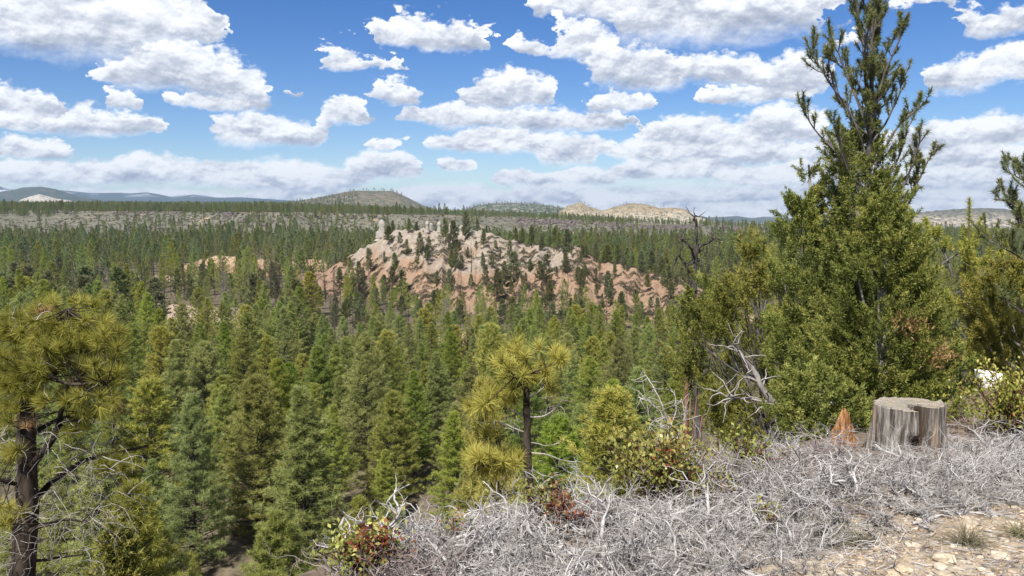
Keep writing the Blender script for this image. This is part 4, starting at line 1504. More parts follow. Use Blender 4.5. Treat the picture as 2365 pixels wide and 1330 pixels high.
near_pine('pine_tree', 'big near pine at the left edge with black trunk and golden-green tufts', 12.0,
          [(44, 1480), (52, 1330), (60, 1200), (64, 1100), (58, 1000), (66, 920), (78, 850), (80, 790), (88, 745)], 0.21, 0.06,
          [([(62, 1090), (105, 1035, -.2), (132, 985, -.3), (150, 905, -.5), (170, 880, -.6)], .055, .02), ([(58, 1190), (105, 1125, .2), (150, 1090, .3), (205, 1058, .4), (270, 1040, .5), (340, 1022, .6)], .05, .012),
           ([(62, 1010), (105, 985, .3), (160, 965, .5), (215, 968, .7)], .04, .012), ([(78, 842), (125, 838), (160, 812, .2), (200, 800, .4), (250, 790, .5)], .05, .014),
           ([(72, 900), (30, 882, .2), (-10, 850, .3), (-50, 830, .4)], .045, .02), ([(60, 1000), (25, 965), (-30, 935), (-70, 920)], .05, .02), ([(82, 800), (62, 750, .2), (50, 715, .3)], .03, .01),
           ([(84, 780), (120, 748, -.2), (150, 715, -.3)], .03, .01), ([(56, 1230), (100, 1210, -.3), (150, 1195, -.5), (190, 1200, -.6)], .035, .01), ([(56, 1120), (10, 1110, -.3), (-40, 1090, -.4)], .04, .012),
           ([(54, 1300), (120, 1290, .3), (190, 1280, .5)], .03, .008), ([(80, 830), (140, 880, -.6), (200, 880, -.8), (250, 885, -.9)], .03, .01)],
          [(145, 745, 115, 55, 85, .62), (55, 805, 90, 45, 62, .6), (215, 795, 72, 62, 70, .55), (50, 885, 80, 38, 48, .42), (190, 870, 92, 38, 62, .55), (100, 905, 50, 28, 20, .6), (215, 935, 66, 28, 32, .6),
           (250, 840, 38, 70, 40, .45), (20, 1052, 45, 18, 14, .6), (22, 1186, 38, 28, 18, .75), (30, 740, 44, 34, 20, .45), (170, 985, 34, 16, 9, .55), (0, 960, 44, 34, 16, .5), (255, 1075, 45, 22, 12, .45), (130, 700, 30, 16, 14, .7), (110, 830, 60, 40, 30, .4)],
          (0.20, 0.0085, 54, 0.66), 'pine_yellow', 901, hang=[(160, 1020, 120, 60, 60, .5), (190, 1130, 110, 80, 110, .6), (120, 1250, 110, 70, 90, .55), (10, 1230, 60, 80, 40, .5), (170, 850, 90, 40, 30, .35), (60, 745, 40, 30, 16, .3), (20, 1010, 50, 30, 20, .4)],
          dead=[([(95, 700), (75, 725), (60, 760)], .012, .005), ([(10, 915), (70, 925), (110, 960)], .012, .004)], spread_d=0.55,
          extra_dead=[(20, 965, 5), (75, 985, 4), (285, 945, 5), (165, 885, 3), (95, 715, 4)], hole_=0.24)

near_pine('pine_tree', 'near pine with straight black trunk, golden crown and bare curving lower limbs', 13.0,
          [(1232, 1300), (1226, 1190), (1221, 1100), (1217, 1010), (1217, 930), (1214, 870), (1212, 815)], 0.105, 0.03,
          [([(1216, 905), (1190, 890, .1), (1165, 900, .2), (1130, 925, .2)], .022, .008), ([(1214, 870), (1245, 850, -.2), (1280, 835, -.2)], .02, .008), ([(1213, 850), (1180, 835, .2), (1155, 840, .3)], .018, .008),
           ([(1217, 935), (1210, 900, -.3), (1190, 870, -.4)], .02, .008), ([(1218, 1068), (1170, 1062, -.2), (1120, 1080, -.3), (1095, 1095, -.3)], .022, .006), ([(1218, 1050), (1180, 1055, .2), (1140, 1060, .3)], .018, .007)],
          [(1216, 812, 44, 26, 9, .7), (1268, 832, 34, 26, 8, .75), (1158, 842, 28, 24, 6, .7), (1195, 866, 34, 26, 6, .6), (1242, 868, 30, 22, 5, .6), (1155, 908, 30, 20, 5, .6), (1122, 928, 22, 14, 6, .65), (1190, 895, 26, 16, 6, .5),
           (1120, 1062, 30, 14, 12, .7), (1160, 1056, 30, 13, 10, .7), (1195, 1066, 24, 14, 8, .7), (1118, 1085, 18, 10, 4, .55), (1288, 820, 14, 14, 4, .7), (1112, 938, 30, 16, 8, .6), (1105, 1050, 22, 12, 7, .7), (1140, 1078, 40, 14, 9, .55), (1180, 925, 26, 14, 5, .5), (1262, 885, 22, 14, 4, .55), (1130, 1000, 24, 14, 4, .5)],
          (0.235, 0.0105, 46, 0.85), 'pine_gold', 907,
          dead=[([(1220, 962), (1255, 958), (1285, 935), (1300, 905)], .016, .005), ([(1222, 1045), (1265, 1052), (1300, 1064), (1326, 1066), (1334, 1048)], .013, .004), ([(1224, 1082), (1262, 1100), (1300, 1108), (1320, 1095)], .011, .003),
                ([(1226, 1145), (1262, 1112), (1300, 1104)], .014, .004), ([(1217, 1000), (1180, 985), (1140, 978), (1112, 982)], .012, .003), ([(1214, 965), (1175, 942), (1160, 935)], .014, .006), ([(1224, 1140), (1185, 1138), (1150, 1165), (1120, 1185)], .016, .004),
                ([(1226, 1142), (1290, 1150), (1330, 1160)], .010, .003), ([(1219, 1020), (1260, 1028), (1290, 1022)], .008, .003), ([(1216, 920), (1250, 905), (1270, 885)], .012, .004), ([(1187, 1140), (1184, 1128)], .008, .004)],
          hang=[(1170, 980, 40, 14, 14, .25), (1270, 940, 30, 25, 10, .22), (1260, 1080, 40, 30, 10, .22), (1160, 1150, 40, 20, 10, .22)], spread_d=0.3)

# golden conifer half hidden behind it
x, y, zt = P(1145, 1062, 17.5)
zg = float(gz(x, y))
tb, cb = pine(915, 6.0, 1.1, .03, 90, 12, 14, 0.17, 0.016, taper=0.55, tipround=0.2, trunk_r=.06, droop=.25)
e = tag(link('young_conifer', None, loc=(x, y, zt - 6.0)), 'golden-green young conifer half hidden behind the black-trunked pine', 'conifer')
link('trunk', tb.mesh('trunk', MAT['bark']), e)
link('crown', cb.mesh('crown', MAT['pine_gold']), e)


def juniper(name, label, d, rows, n, leaf, seed, trunk, open_=0.0, sprig=(0.034, 0.010), per=132, plen=(0.16, 0.34), limbs=16, upness=0.9, inner=0.45, cat='juniper tree', bark='limb_grey', browns=0):
    """A juniper whose crown fills a traced outline of revolution with hundreds of feathery sprays."""
    rng = np.random.default_rng(seed)
    rows = np.array(rows, float)
    zs = np.array([P(0, r_, d)[2] for r_ in rows[:, 0]])[::-1]
    cx = np.array([P((a + b) / 2, r_, d)[0] for r_, a, b in rows])[::-1]
    rad = np.array([(b - a) / 2 * d / F for r_, a, b in rows])[::-1]
    tp = resample(rooted(pixpoly(trunk, d)), 16)
    off = tp[0].copy()
    root = tag(link(name, None, loc=off), label, cat)
    tb, cb, bb2 = MB(), MB(), MB()
    tube(tb, tp - off, np.linspace(0.085, 0.012, 16) * (1 + rng.normal(0, .06, 16)), 8)
    w_ = np.interp(np.linspace(zs[0], zs[-1], 200), zs, rad)
    cdf = np.cumsum(w_ ** 0.95)
    zc = np.interp(rng.uniform(0, cdf[-1], n), cdf, np.linspace(zs[0], zs[-1], 200))
    th = rng.uniform(0, 2 * math.pi, n)
    r0 = np.interp(zc, zs, rad)
    lump = (fbm(th * 1.9 + 9, zc * 3.0, 3, seed) - 0.5) * 1.75 + 0.92
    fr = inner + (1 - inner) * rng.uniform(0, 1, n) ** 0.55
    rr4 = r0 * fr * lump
    ctr = np.column_stack([np.interp(zc, zs, cx) + rr4 * np.cos(th), d + rr4 * np.sin(th) * 0.9, zc])
    if open_ > 0:
        kp = fbm(ctr[:, 0] * 3.2 + 5, ctr[:, 2] * 3.2 + ctr[:, 1], 3, seed + 5) > open_
        ctr, th, fr, zc = ctr[kp], th[kp], fr[kp], zc[kp]
        n = len(ctr)
    outd = np.column_stack([np.cos(th), np.sin(th), np.zeros(n)])
    ax = nrm(outd * 0.62 + np.array([0, 0, upness]) + rng.normal(0, 0.28, (n, 3)))
    pl = rng.uniform(plen[0], plen[1], n)
    base = ctr - ax * (pl * 0.6)[:, None]
    tint0 = np.clip(0.25 + 0.34 * fr + rng.normal(0, 0.12, n) + (fbm(th * 2, zc * 3, 2, seed + 9) - .5) * .5, 0, 1)  # inner sprays tinted darker: crown shade painted in for depth
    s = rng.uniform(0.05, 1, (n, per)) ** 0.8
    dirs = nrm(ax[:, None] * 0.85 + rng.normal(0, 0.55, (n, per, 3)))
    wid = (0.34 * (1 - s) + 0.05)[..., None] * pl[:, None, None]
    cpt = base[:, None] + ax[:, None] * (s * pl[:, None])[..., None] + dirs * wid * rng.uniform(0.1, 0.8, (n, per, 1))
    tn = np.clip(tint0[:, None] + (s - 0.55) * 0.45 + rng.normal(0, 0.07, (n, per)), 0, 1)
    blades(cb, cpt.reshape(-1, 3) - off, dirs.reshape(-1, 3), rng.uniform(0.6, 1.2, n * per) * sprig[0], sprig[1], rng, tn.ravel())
    for i in range(limbs):
        t_ = rng.uniform(0.12, 0.85)
        o = tp[int(t_ * 15)]
        j = int(rng.integers(0, n))
        c = ctr[j]
        if c[2] < o[2] - 0.1:
            continue
        s2 = np.linspace(0, 1, 8)[:, None]
        mid = o * 0.5 + c * 0.5 + np.array([0, 0, -0.12]) * np.linalg.norm(c - o) + rng.normal(0, 0.04, 3)
        lp = o * (1 - s2) ** 2 + 2 * mid * s2 * (1 - s2) + c * s2 * s2
        tube(tb, lp - off, np.linspace(0.022, 0.006, 8), 5, rng.uniform(.3, .8))
    link('trunk', tb.mesh('trunk', MAT[bark]), root)
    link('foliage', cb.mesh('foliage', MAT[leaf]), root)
    if browns:
        for k_ in range(browns):
            c = ctr[int(rng.integers(0, n))]
            front = np.array([c[0], d - abs(c[1] - d), c[2]])
            dd_ = nrm(rng.normal(0, 0.5, (260, 3)) + np.array([0, -0.2, 0.7]))
            blades(bb2, front + rng.normal(0, 1, (260, 3)) * np.array([.10, .06, .06]) - off, dd_, 0.042, 0.011, rng, rng.uniform(0.4, 1, 260))
        link('dead_sprays', bb2.mesh('dead_sprays', MAT['dead_needle']), root)
    return root


juniper('juniper_tree', 'dense dark green cone-shaped juniper right behind the grey stump', 8.3,
        [(450, 2036, 2056), (500, 1992, 2096), (560, 1962, 2142), (640, 1930, 2172), (720, 1905, 2192), (800, 1886, 2202), (880, 1880, 2212), (940, 1885, 2206), (1000, 1900, 2180), (1040, 1910, 2160)],
        1600, 'juniper', 921, [(2045, 1060), (2045, 900), (2040, 700), (2043, 470)], browns=3, open_=0.3, inner=0.35)
juniper('juniper_tree', 'slender juniper column wrapped round the lower spire of the tall pinyon', 9.2,
        [(270, 1962, 2010), (330, 1926, 2040), (400, 1900, 2070), (460, 1892, 2090), (520, 1890, 2088), (600, 1885, 2066), (700, 1870, 2060), (850, 1850, 2050), (1000, 1850, 2050)],
        1450, 'juniper', 922, [(1975, 1040), (1972, 800), (1978, 560), (1988, 300)], open_=0.2)
juniper('juniper_tree', 'lean open juniper with pale thin trunk left of the tall pinyon', 9.6,
        [(352, 1862, 1876), (420, 1838, 1898), (470, 1800, 1908), (520, 1786, 1916), (600, 1778, 1916), (700, 1766, 1910), (800, 1775, 1910), (900, 1785, 1900), (1010, 1800, 1890)],
        760, 'juniper', 923, [(1888, 1030), (1890, 800), (1882, 600), (1868, 380)], open_=0.36, limbs=26)
juniper('juniper_tree', 'wide yellow-green juniper with bare grey limbs at the left of the thicket', 11.5,
        [(560, 1722, 1752), (610, 1700, 1790), (660, 1650, 1830), (720, 1604, 1850), (780, 1565, 1860), (840, 1545, 1860), (900, 1548, 1860), (960, 1600, 1860), (1010, 1640, 1860), (1050, 1660, 1840)],
        900, 'juniper_mix', 924, [(1800, 1080), (1780, 950), (1750, 760), (1736, 580)], open_=0.46, limbs=30, bark='limb_brown', sprig=(0.042, 0.0125), plen=(0.2, 0.4))
juniper('juniper_tree', 'low bright juniper boughs just left of the rotten orange stub', 8.0,
        [(845, 1840, 1880), (890, 1800, 1960), (940, 1790, 2010), (990, 1800, 2010), (1030, 1830, 2000)],
        420, 'juniper', 925, [(1900, 1060), (1900, 980), (1890, 880)], open_=0.2)
juniper('juniper_tree', 'small pale yellow-green juniper low at the bottom left', 27.0,
        [(1205, 262, 276), (1240, 240, 300), (1280, 225, 318), (1330, 212, 330), (1400, 205, 335), (1480, 215, 325)],
        620, 'juniper_yellow', 926, [(270, 1500), (270, 1350), (268, 1215)], sprig=(0.16, 0.055), per=40, plen=(0.4, 0.7))
juniper('juniper_tree', 'olive juniper filling the right edge above the red-stemmed bush', 12.5,
        [(600, 2330, 2400), (650, 2270, 2440), (720, 2225, 2460), (790, 2205, 2470), (850, 2225, 2470), (890, 2330, 2460), (1000, 2340, 2440)],
        900, 'juniper_yellow', 927, [(2380, 1000), (2375, 800), (2365, 620)], open_=0.36, sprig=(0.045, 0.0135), plen=(0.2, 0.4), limbs=26)
juniper('juniper_tree', 'yellow-tinged juniper carrying the reddish trunk, left of the wide juniper', 15.0,
        [(640, 1600, 1640), (700, 1565, 1680), (760, 1545, 1690), (820, 1532, 1680), (880, 1540, 1650), (910, 1565, 1620)],
        420, 'juniper_mix', 928, [(1585, 1110), (1584, 980), (1588, 850), (1612, 680)], open_=0.42, sprig=(0.055, 0.016), plen=(0.25, 0.5), bark='bark_red', limbs=3)

# dead leaning limbs thrown out of the thicket
for i_, (poly, ra, rb_, lab) in enumerate([([(1815, 945), (1775, 920), (1742, 860), (1700, 805), (1688, 795)], .045, .012, 'grey dead limb leaning up to the left out of the juniper thicket'),
                                           ([(1800, 930), (1740, 922), (1690, 918), (1650, 900)], .022, .006, 'thin grey dead limb reaching left under the leaning limb')]):
    b = MB()
    lp = resample(pixpoly(poly, 9.2), 18)
    rg = np.random.default_rng(940 + i_)
    lp += rg.normal(0, 0.006, lp.shape)
    tube(b, lp - lp[0], np.linspace(ra, rb_, 18), 7, 0.4)
    for k_ in range(16):
        o = lp[int(rg.integers(3, 17))]
        dr = nrm(rg.normal(0, 1, 3) + np.array([-0.5, 0, 0.5]))
        pts = [o]
        for q in range(5):
            dr = nrm(dr + rg.normal(0, 0.35, 3))
            pts.append(pts[-1] + dr * rg.uniform(0.03, 0.09))
        tube(b, np.array(pts) - lp[0], np.linspace(.009, .003, 6), 4, 0.6)
    tag(link('dead_limb', b.mesh('dead_limb', MAT['limb_grey']), loc=lp[0]), lab, 'dead branch')


def brush(nb, wb, off, pts, s0, rng, dens=420, L=0.05, wd=0.0075, tint=.5):
    """Needles set like a bottle brush along a branch from fraction s0 on."""
    seg = np.linalg.norm(np.diff(pts, axis=0), axis=1)
    cum = np.concatenate([[0], np.cumsum(seg)])
    n = int(dens * cum[-1] * (1 - s0)) + 10
    u = (s0 + (1 - s0) * rng.uniform(0, 1, n) ** 0.85) * cum[-1]
    c = np.column_stack([np.interp(u, cum, pts[:, j]) for j in range(3)])
    k_ = np.clip(np.searchsorted(cum, u) - 1, 0, len(seg) - 1)
    tg = nrm(np.diff(pts, axis=0))[k_]
    d = nrm(tg * 0.62 + rng.normal(0, 0.62, (n, 3)))
    blades(nb, c - off, d, L * rng.uniform(.7, 1.15, n), wd, rng, np.clip(tint + rng.normal(0, .15, n), 0, 1))


def pinyon(name, label, d, trunk, r0, branches, seed, side=(13, .24), dens=620, L=.055, wd=.0075, r=.0125, bark='limb_brown', start=.25, leaf='pinyon', extra=()):
    rng = np.random.default_rng(seed)
    tp = resample(rooted(pixpoly(trunk, d)), 24)
    off = tp[0].copy()
    root = tag(link(name, None, loc=off), label, 'pine tree')
    tb, lb, nb = MB(), MB(), MB()
    tube(tb, tp - off, np.linspace(r0, 0.007, 24), 9)
    if start < 1:
        brush(nb, lb, off, tp, 0.72, rng, dens, L, wd)
    for (poly, dz) in list(branches) + list(extra):
        n = 12
        bp = pixpoly(poly, d)
        bp[:, 1] += np.linspace(0, dz, len(bp))
        bp = resample(bp, n)
        bp[1:] += np.cumsum(rng.normal(0, .004, (n - 1, 3)), axis=0)
        tube(lb, bp - off, np.linspace(r, .005, n), 6, .5)
        brush(nb, lb, off, bp, .82, rng, dens, L, wd, .5)
        ln = np.linalg.norm(bp[-1] - bp[0])
        for k_ in range(side[0]):
            o = bp[int(rng.integers(3, n - 1))]
            dr = nrm(nrm(bp[-1] - bp[0]) * .6 + np.array([0, 0, .55]) + rng.normal(0, .45, 3))
            m_ = min(side[1] * ln, .34) * rng.uniform(.45, 1.0)
            pts = [o]
            for q in range(5):
                dr = nrm(dr + np.array([0, 0, .16]) + rng.normal(0, .1, 3))
                pts.append(pts[-1] + dr * m_ / 5)
            pts = np.array(pts)
            tube(lb, pts - off, np.linspace(.006, .003, 6), 4, .5)
            brush(nb, lb, off, pts, .38, rng, dens, L, wd, rng.uniform(.3, .8))
    link('trunk', tb.mesh('trunk', MAT[bark]), root)
    link('branches', lb.mesh('branches', MAT[bark]), root)
    link('needles', nb.mesh('needles', MAT[leaf]), root)


rsp = np.random.default_rng(950)
SPIRE = []
for k_ in range(30):
    r0_ = rsp.uniform(-40, 330)
    sg_ = rsp.choice([-1, 1])
    ln_ = rsp.uniform(35, 85) * np.interp(r0_, [-40, 150, 330], [.6, 1, 1.1])
    xb_ = float(np.interp(r0_, [-90, 20, 150, 320, 560], [2006, 2012, 2014, 2008, 1998]))
    SPIRE.append(([(xb_, r0_), (xb_ + sg_ * ln_ * .3, r0_ - ln_ * .45), (xb_ + sg_ * ln_ * .5, r0_ - ln_ * 1.05)], rsp.uniform(-.35, .35)))
pinyon('pinyon_pine', 'tall thin pinyon spire rising above the junipers to the top edge', 9.0,
       [(1985, 1010), (1992, 800), (1998, 560), (2008, 320), (2014, 150), (2012, 20), (2006, -90)], .045,
       [([(1995, 440), (1935, 350), (1885, 290), (1856, 228)], .2), ([(2000, 360), (1958, 262), (1915, 200), (1880, 150), (1860, 128)], -.2), ([(1940, 240), (1915, 190), (1898, 150), (1893, 140)], -.3), ([(2005, 300), (1972, 190), (1945, 105), (1920, 62)], .3),
        ([(2008, 230), (1985, 110), (1968, 30), (1952, -30)], -.2), ([(2010, 180), (2032, 70), (2060, -20)], .3), ([(2012, 260), (2036, 165), (2056, 100), (2064, 66)], -.3), ([(2012, 330), (2058, 275), (2092, 210), (2110, 162)], .2),
        ([(2008, 350), (2034, 245), (2066, 180), (2078, 168)], .4), ([(2020, 380), (2062, 300), (2100, 262), (2120, 246)], -.2), ([(2030, 440), (2078, 372), (2108, 300), (2118, 252)], .3), ([(2075, 490), (2120, 430), (2152, 372), (2172, 345)], .1),
        ([(2065, 480), (2092, 400), (2106, 340), (2104, 300)], -.2), ([(2080, 500), (2120, 440), (2138, 380), (2134, 340)], .3), ([(2006, 160), (1990, 60), (1992, -30)], .2), ([(2010, 120), (2022, 20), (2024, -60)], -.1),
        ([(2010, 90), (2036, 10), (2040, -60)], .2), ([(2006, 220), (1976, 130), (1970, 60)], -.5), ([(2008, 260), (1990, 180), (1958, 130), (1942, 112)], .5), ([(1998, 470), (1950, 400), (1915, 330), (1902, 290)], -.4), ([(2010, 410), (2040, 330), (2058, 280)], .5)], 951, extra=SPIRE)
pinyon('pinyon_pine', 'pinyon with two pale curving limbs between the dark juniper and right edge', 15.0,
       [(2225, 960), (2228, 800), (2236, 640), (2239, 460)], .07,
       [([(2190, 690), (2235, 655), (2275, 612), (2302, 556)], -.3), ([(2172, 612), (2215, 585), (2250, 560), (2262, 535)], .2), ([(2200, 640), (2190, 590), (2172, 555), (2164, 525)], .3), ([(2230, 700), (2212, 640), (2206, 580)], -.4),
        ([(2235, 720), (2262, 660), (2284, 610)], .6), ([(2232, 760), (2290, 700), (2325, 640)], .3), ([(2230, 780), (2190, 720), (2168, 680)], -.2), ([(2232, 820), (2280, 770), (2320, 730)], -.5), ([(2230, 860), (2265, 800), (2276, 740)], .6), ([(2232, 680), (2246, 620), (2250, 580)], .2),
        ([(2230, 840), (2205, 790), (2200, 740)], .5), ([(2231, 890), (2290, 840), (2330, 800)], .2)], 952, side=(16, .5), dens=420, L=.10, wd=.014, r=.022, leaf='pine_yellow')
pinyon('pinyon_pine', 'dark pinyon boughs entering from the right edge beside the clouds', 10.5,
       [(2420, 960), (2425, 700), (2420, 500), (2400, 330)], .07,
       [([(2420, 520), (2385, 450), (2362, 400), (2348, 372)], -.2), ([(2420, 560), (2375, 500), (2345, 470), (2322, 462)], .2), ([(2422, 620), (2380, 560), (2345, 530), (2318, 520)], -.3), ([(2422, 640), (2370, 600), (2330, 570), (2300, 545)], .3), ([(2424, 700), (2380, 650), (2340, 620)], -.4),
        ([(2420, 480), (2400, 420), (2378, 385)], .5), ([(2422, 590), (2392, 520), (2372, 470)], .4), ([(2424, 760), (2370, 720), (2330, 690)], .2)], 953, side=(14, .4), dens=560, L=.06, wd=.009)
pinyon('pinyon_pine', 'young pinyon with upswept yellowish shoots at the upper left of the thicket', 13.0,
       [(1770, 1010), (1765, 850), (1758, 700), (1752, 540)], .06,
       [([(1765, 820), (1725, 740), (1708, 680), (1702, 600)], -.2), ([(1762, 760), (1735, 690), (1722, 620), (1715, 560)], .2), ([(1760, 740), (1785, 660), (1792, 600)], .3), ([(1765, 840), (1700, 790), (1660, 730), (1640, 690)], -.3), ([(1762, 780), (1800, 720), (1810, 660)], -.2),
        ([(1760, 700), (1745, 620), (1748, 560)], .1), ([(1766, 880), (1690, 850), (1640, 800)], .3)], 954, side=(14, .5), dens=420, L=.085, wd=.012, r=.018, leaf='pine_yellow')

# black snag beyond the thicket
def near_snag(name, label, d, trunk, r0, r1, branches, seed, mat, twigs=0, twig_l=.5, cat='dead tree'):
    rng = np.random.default_rng(seed)
    tp = resample(rooted(pixpoly(trunk, d)) if name != 'fallen_log' else pixpoly(trunk, d), 20)
    off = tp[0].copy()
    b = MB()
    tube(b, tp - off, np.linspace(r0, r1, 20), 8)
    lines = [tp]
    for poly, ra in branches:
        lp = resample(pixpoly(poly, d), 12)
        lp[:, 1] += np.linspace(0, rng.normal(0, .04 * d), 12)
        lp[1:] += np.cumsum(rng.normal(0, .0006 * d, (11, 3)), axis=0)
        tube(b, lp - off, np.linspace(ra, ra * .25, 12), 5)
        lines.append(lp)
    for i in range(twigs):
        l_ = lines[int(rng.integers(0, len(lines)))]
        o = l_[int(rng.integers(4, len(l_)))]
        dr = nrm(rng.normal(0, 1, 3))
        pts = [o]
        for q in range(5):
            dr = nrm(dr + rng.normal(0, .3, 3))
            pts.append(pts[-1] + dr * twig_l * rng.uniform(.4, 1) / 5)
        tube(b, np.array(pts) - off, np.linspace(r1 * .8, r1 * .25, 6), 3)
    return tag(link(name, b.mesh(name, MAT[mat]), loc=off), label, cat)


near_snag('dead_snag', 'black dead pine with forked antler-like top against the far rim', 46,
          [(1612, 900), (1608, 760), (1606, 690), (1604, 620), (1610, 570), (1608, 505)], .26, .05,
          [([(1606, 600), (1590, 570), (1568, 553), (1560, 552)], .08), ([(1608, 578), (1625, 568), (1650, 553), (1660, 540)], .10), ([(1604, 640), (1585, 615), (1560, 592), (1550, 590)], .07), ([(1606, 700), (1590, 660), (1585, 640)], .07),
           ([(1608, 520), (1602, 505), (1600, 494)], .05), ([(1605, 650), (1640, 645), (1690, 652)], .05), ([(1605, 690), (1570, 690), (1540, 695)], .05), ([(1612, 640), (1622, 600), (1620, 570)], .05), ([(1607, 730), (1575, 720), (1560, 700)], .06)], 961, 'snag', 90, .95)
near_snag('dead_shrub', 'pale grey dead tangled branches beside the reddish trunk', 13.5,
          [(1565, 1090), (1560, 1030), (1545, 980), (1530, 940)], .035, .012,
          [([(1556, 1000), (1530, 960), (1500, 935), (1482, 930)], .022), ([(1545, 980), (1520, 985), (1500, 1010)], .016), ([(1560, 1030), (1580, 980), (1585, 930)], .018), ([(1550, 990), (1565, 950), (1560, 910)], .016), ([(1540, 965), (1505, 970), (1490, 990)], .014),
           ([(1535, 950), (1515, 900), (1500, 880)], .014), ([(1545, 975), (1530, 1010), (1510, 1040)], .012), ([(1560, 1040), (1530, 1030), (1505, 1050)], .012)], 962, 'snag_pale', 90, .5, 'dead shrub')
near_snag('fallen_log', 'grey fallen log lying in a gap of the forest above the golden crown', 205,
          [(1012, 800, 4), (1035, 786), (1060, 800, -5)], .5, .3, [([(1040, 788), (1046, 778), (1052, 776)], .2)], 963, 'snag_pale', 8, 2.5, 'log')

# ------------------------------------------------------------------ foreground bank
nsamp = np.arange(2.6, 13.9, 0.02)
NGX, NGY = np.arange(-4, 11, 0.05), np.arange(2, 14.2, 0.05)
NG = gz(*np.meshgrid(NGX, NGY))


def gnear(x, y):
    """Ground height close by, from a fine lookup grid."""
    fx, fy = (np.asarray(x) + 4) / 0.05, (np.asarray(y) - 2) / 0.05
    ix = np.clip(fx.astype(int), 0, len(NGX) - 2)
    iy = np.clip(fy.astype(int), 0, len(NGY) - 2)
    u, v = np.clip(fx - ix, 0, 1), np.clip(fy - iy, 0, 1)
    return (NG[iy, ix] * (1 - u) + NG[iy, ix + 1] * u) * (1 - v) + (NG[iy + 1, ix] * (1 - u) + NG[iy + 1, ix + 1] * u) * v


def hit_near(px, row):
    a, b = ray(px, row)
    k_ = np.nonzero(EYE + b * nsamp <= gnear(a * nsamp, nsamp))[0]
    d = nsamp[k_[0]] if len(k_) else 13.9
    return np.array([a * d, d, float(gnear(np.array(a * d), np.array(d)))])


def dead_shrub_mesh(seed, mat='twig', big=False):
    rng = np.random.default_rng(seed)
    b = MB()

    def grow(p, d, L, r, lev):
        n = 6 if lev < 2 else 5
        pts = [p]
        dd_ = d
        for i in range(n):
            dd_ = nrm(dd_ + rng.normal(0, .38, 3) + np.array([0, 0, .02]))
            if pts[-1][2] < 0.04:
                dd_[2] = abs(dd_[2]) * .6
            pts.append(pts[-1] + dd_ * L / n * rng.uniform(.7, 1.25))
        pts = np.array(pts)
        r2 = r * (.52 if lev < 3 else .45)
        tube(b, pts, np.linspace(r, r2, n + 1), 6 if lev < 2 else 4, np.clip(rng.normal(.55 + .06 * lev, .16), .15, .95) if not big else rng.uniform(.62, .9))
        if lev >= (2 if big else 3):
            return
        for k_ in range(int(rng.integers(3, 5)) if lev else int(rng.integers(4, 7))):
            i = int(rng.integers(1, n + 1))
            grow(pts[i], nrm(dd_ * .45 + nrm(pts[i] - pts[i - 1]) * .4 + rng.normal(0, .62, 3) + np.array([0, 0, .12])), L * rng.uniform(.42, .72), r2 * rng.uniform(.65, .9), lev + 1)
    for i in range(5 if big else 9):
        a = i * 2.4 + rng.normal(0, .4)
        e_ = rng.uniform(.12, .8) if not big else rng.uniform(.3, 1.2)
        grow(np.array([rng.normal(0, .05), rng.normal(0, .05), 0.0]), np.array([math.cos(a) * math.cos(e_), math.sin(a) * math.cos(e_), math.sin(e_)]), rng.uniform(.26, .46) * (1.15 if big else 1), rng.uniform(.008, .0145) if not big else rng.uniform(.011, .019), 0)
    return b.mesh('dead_brush', MAT[mat])


BRUSH = [dead_shrub_mesh(1000 + i_) for i_ in range(6)]
BRUSH_D = [dead_shrub_mesh(1010 + i_, 'twig_dark') for i_ in range(2)]
POLY = np.array([(800, 1470), (840, 1370), (900, 1300), (960, 1258), (1120, 1240), (1250, 1215), (1380, 1180), (1500, 1140), (1640, 1090), (1760, 1055), (1900, 1050), (1990, 1058), (2010, 1075), (2170, 1078), (2190, 1030), (2300, 1015), (2420, 1020), (2420, 1125), (2290, 1150), (2160, 1182), (2010, 1200), (1900, 1255), (1760, 1335), (1640, 1470)], float)


def inside(px, py):
    c = False
    n = len(POLY)
    for i in range(n):
        x1, y1 = POLY[i]
        x2, y2 = POLY[(i + 1) % n]
        if (y1 > py) != (y2 > py) and px < (x2 - x1) * (py - y1) / (y2 - y1) + x1:
            c = not c
    return c


rb = np.random.default_rng(1100)
spots = []
for _ in range(9000):
    px, row = rb.uniform(620, 2420), rb.uniform(1010, 1470)
    if not inside(px, row) or (1395 < px < 1640 and row < 1200):
        continue
    p3 = hit_near(px, row)
    if any((p3[0] - q[0]) ** 2 + (p3[1] - q[1]) ** 2 < .225 ** 2 for q, _, _ in spots):
        continue
    spots.append((p3, px, row))
print('dead brush', len(spots))
BW = [(0, 1000, 'at the tip of the bank'), (1000, 1300, 'in front of the black-trunked pine'), (1300, 1600, 'around the green manzanita'), (1600, 1880, 'below the juniper thicket'), (1880, 2200, 'in front of the grey stump'), (2200, 3000, 'at the right edge')]
for i_, (p3, px, row) in enumerate(spots):
    wh = next(l_ for lo, hi, l_ in BW if lo <= px < hi)
    depth = 'front' if row > 1190 + (1600 - px) * .12 else 'back'
    me = BRUSH[int(rb.integers(0, 6))] if rb.uniform() < .86 else BRUSH_D[int(rb.integers(0, 2))]
    sc = rb.uniform(.72, 1.12) * (1.0 if p3[1] < 7.5 else .9)
    o = link('dead_brush', me, loc=(p3[0], p3[1], p3[2] - .02), rotz=rb.uniform(0, 6.28))
    o.scale = (sc, sc, sc * rb.uniform(.65, .95) * (.85 if px > 1850 else 1.0))
    tag(o, 'silvery dead manzanita tangle %s, %s row' % (wh, depth), 'dead shrub', 'dead brush %s %s' % (wh, depth))


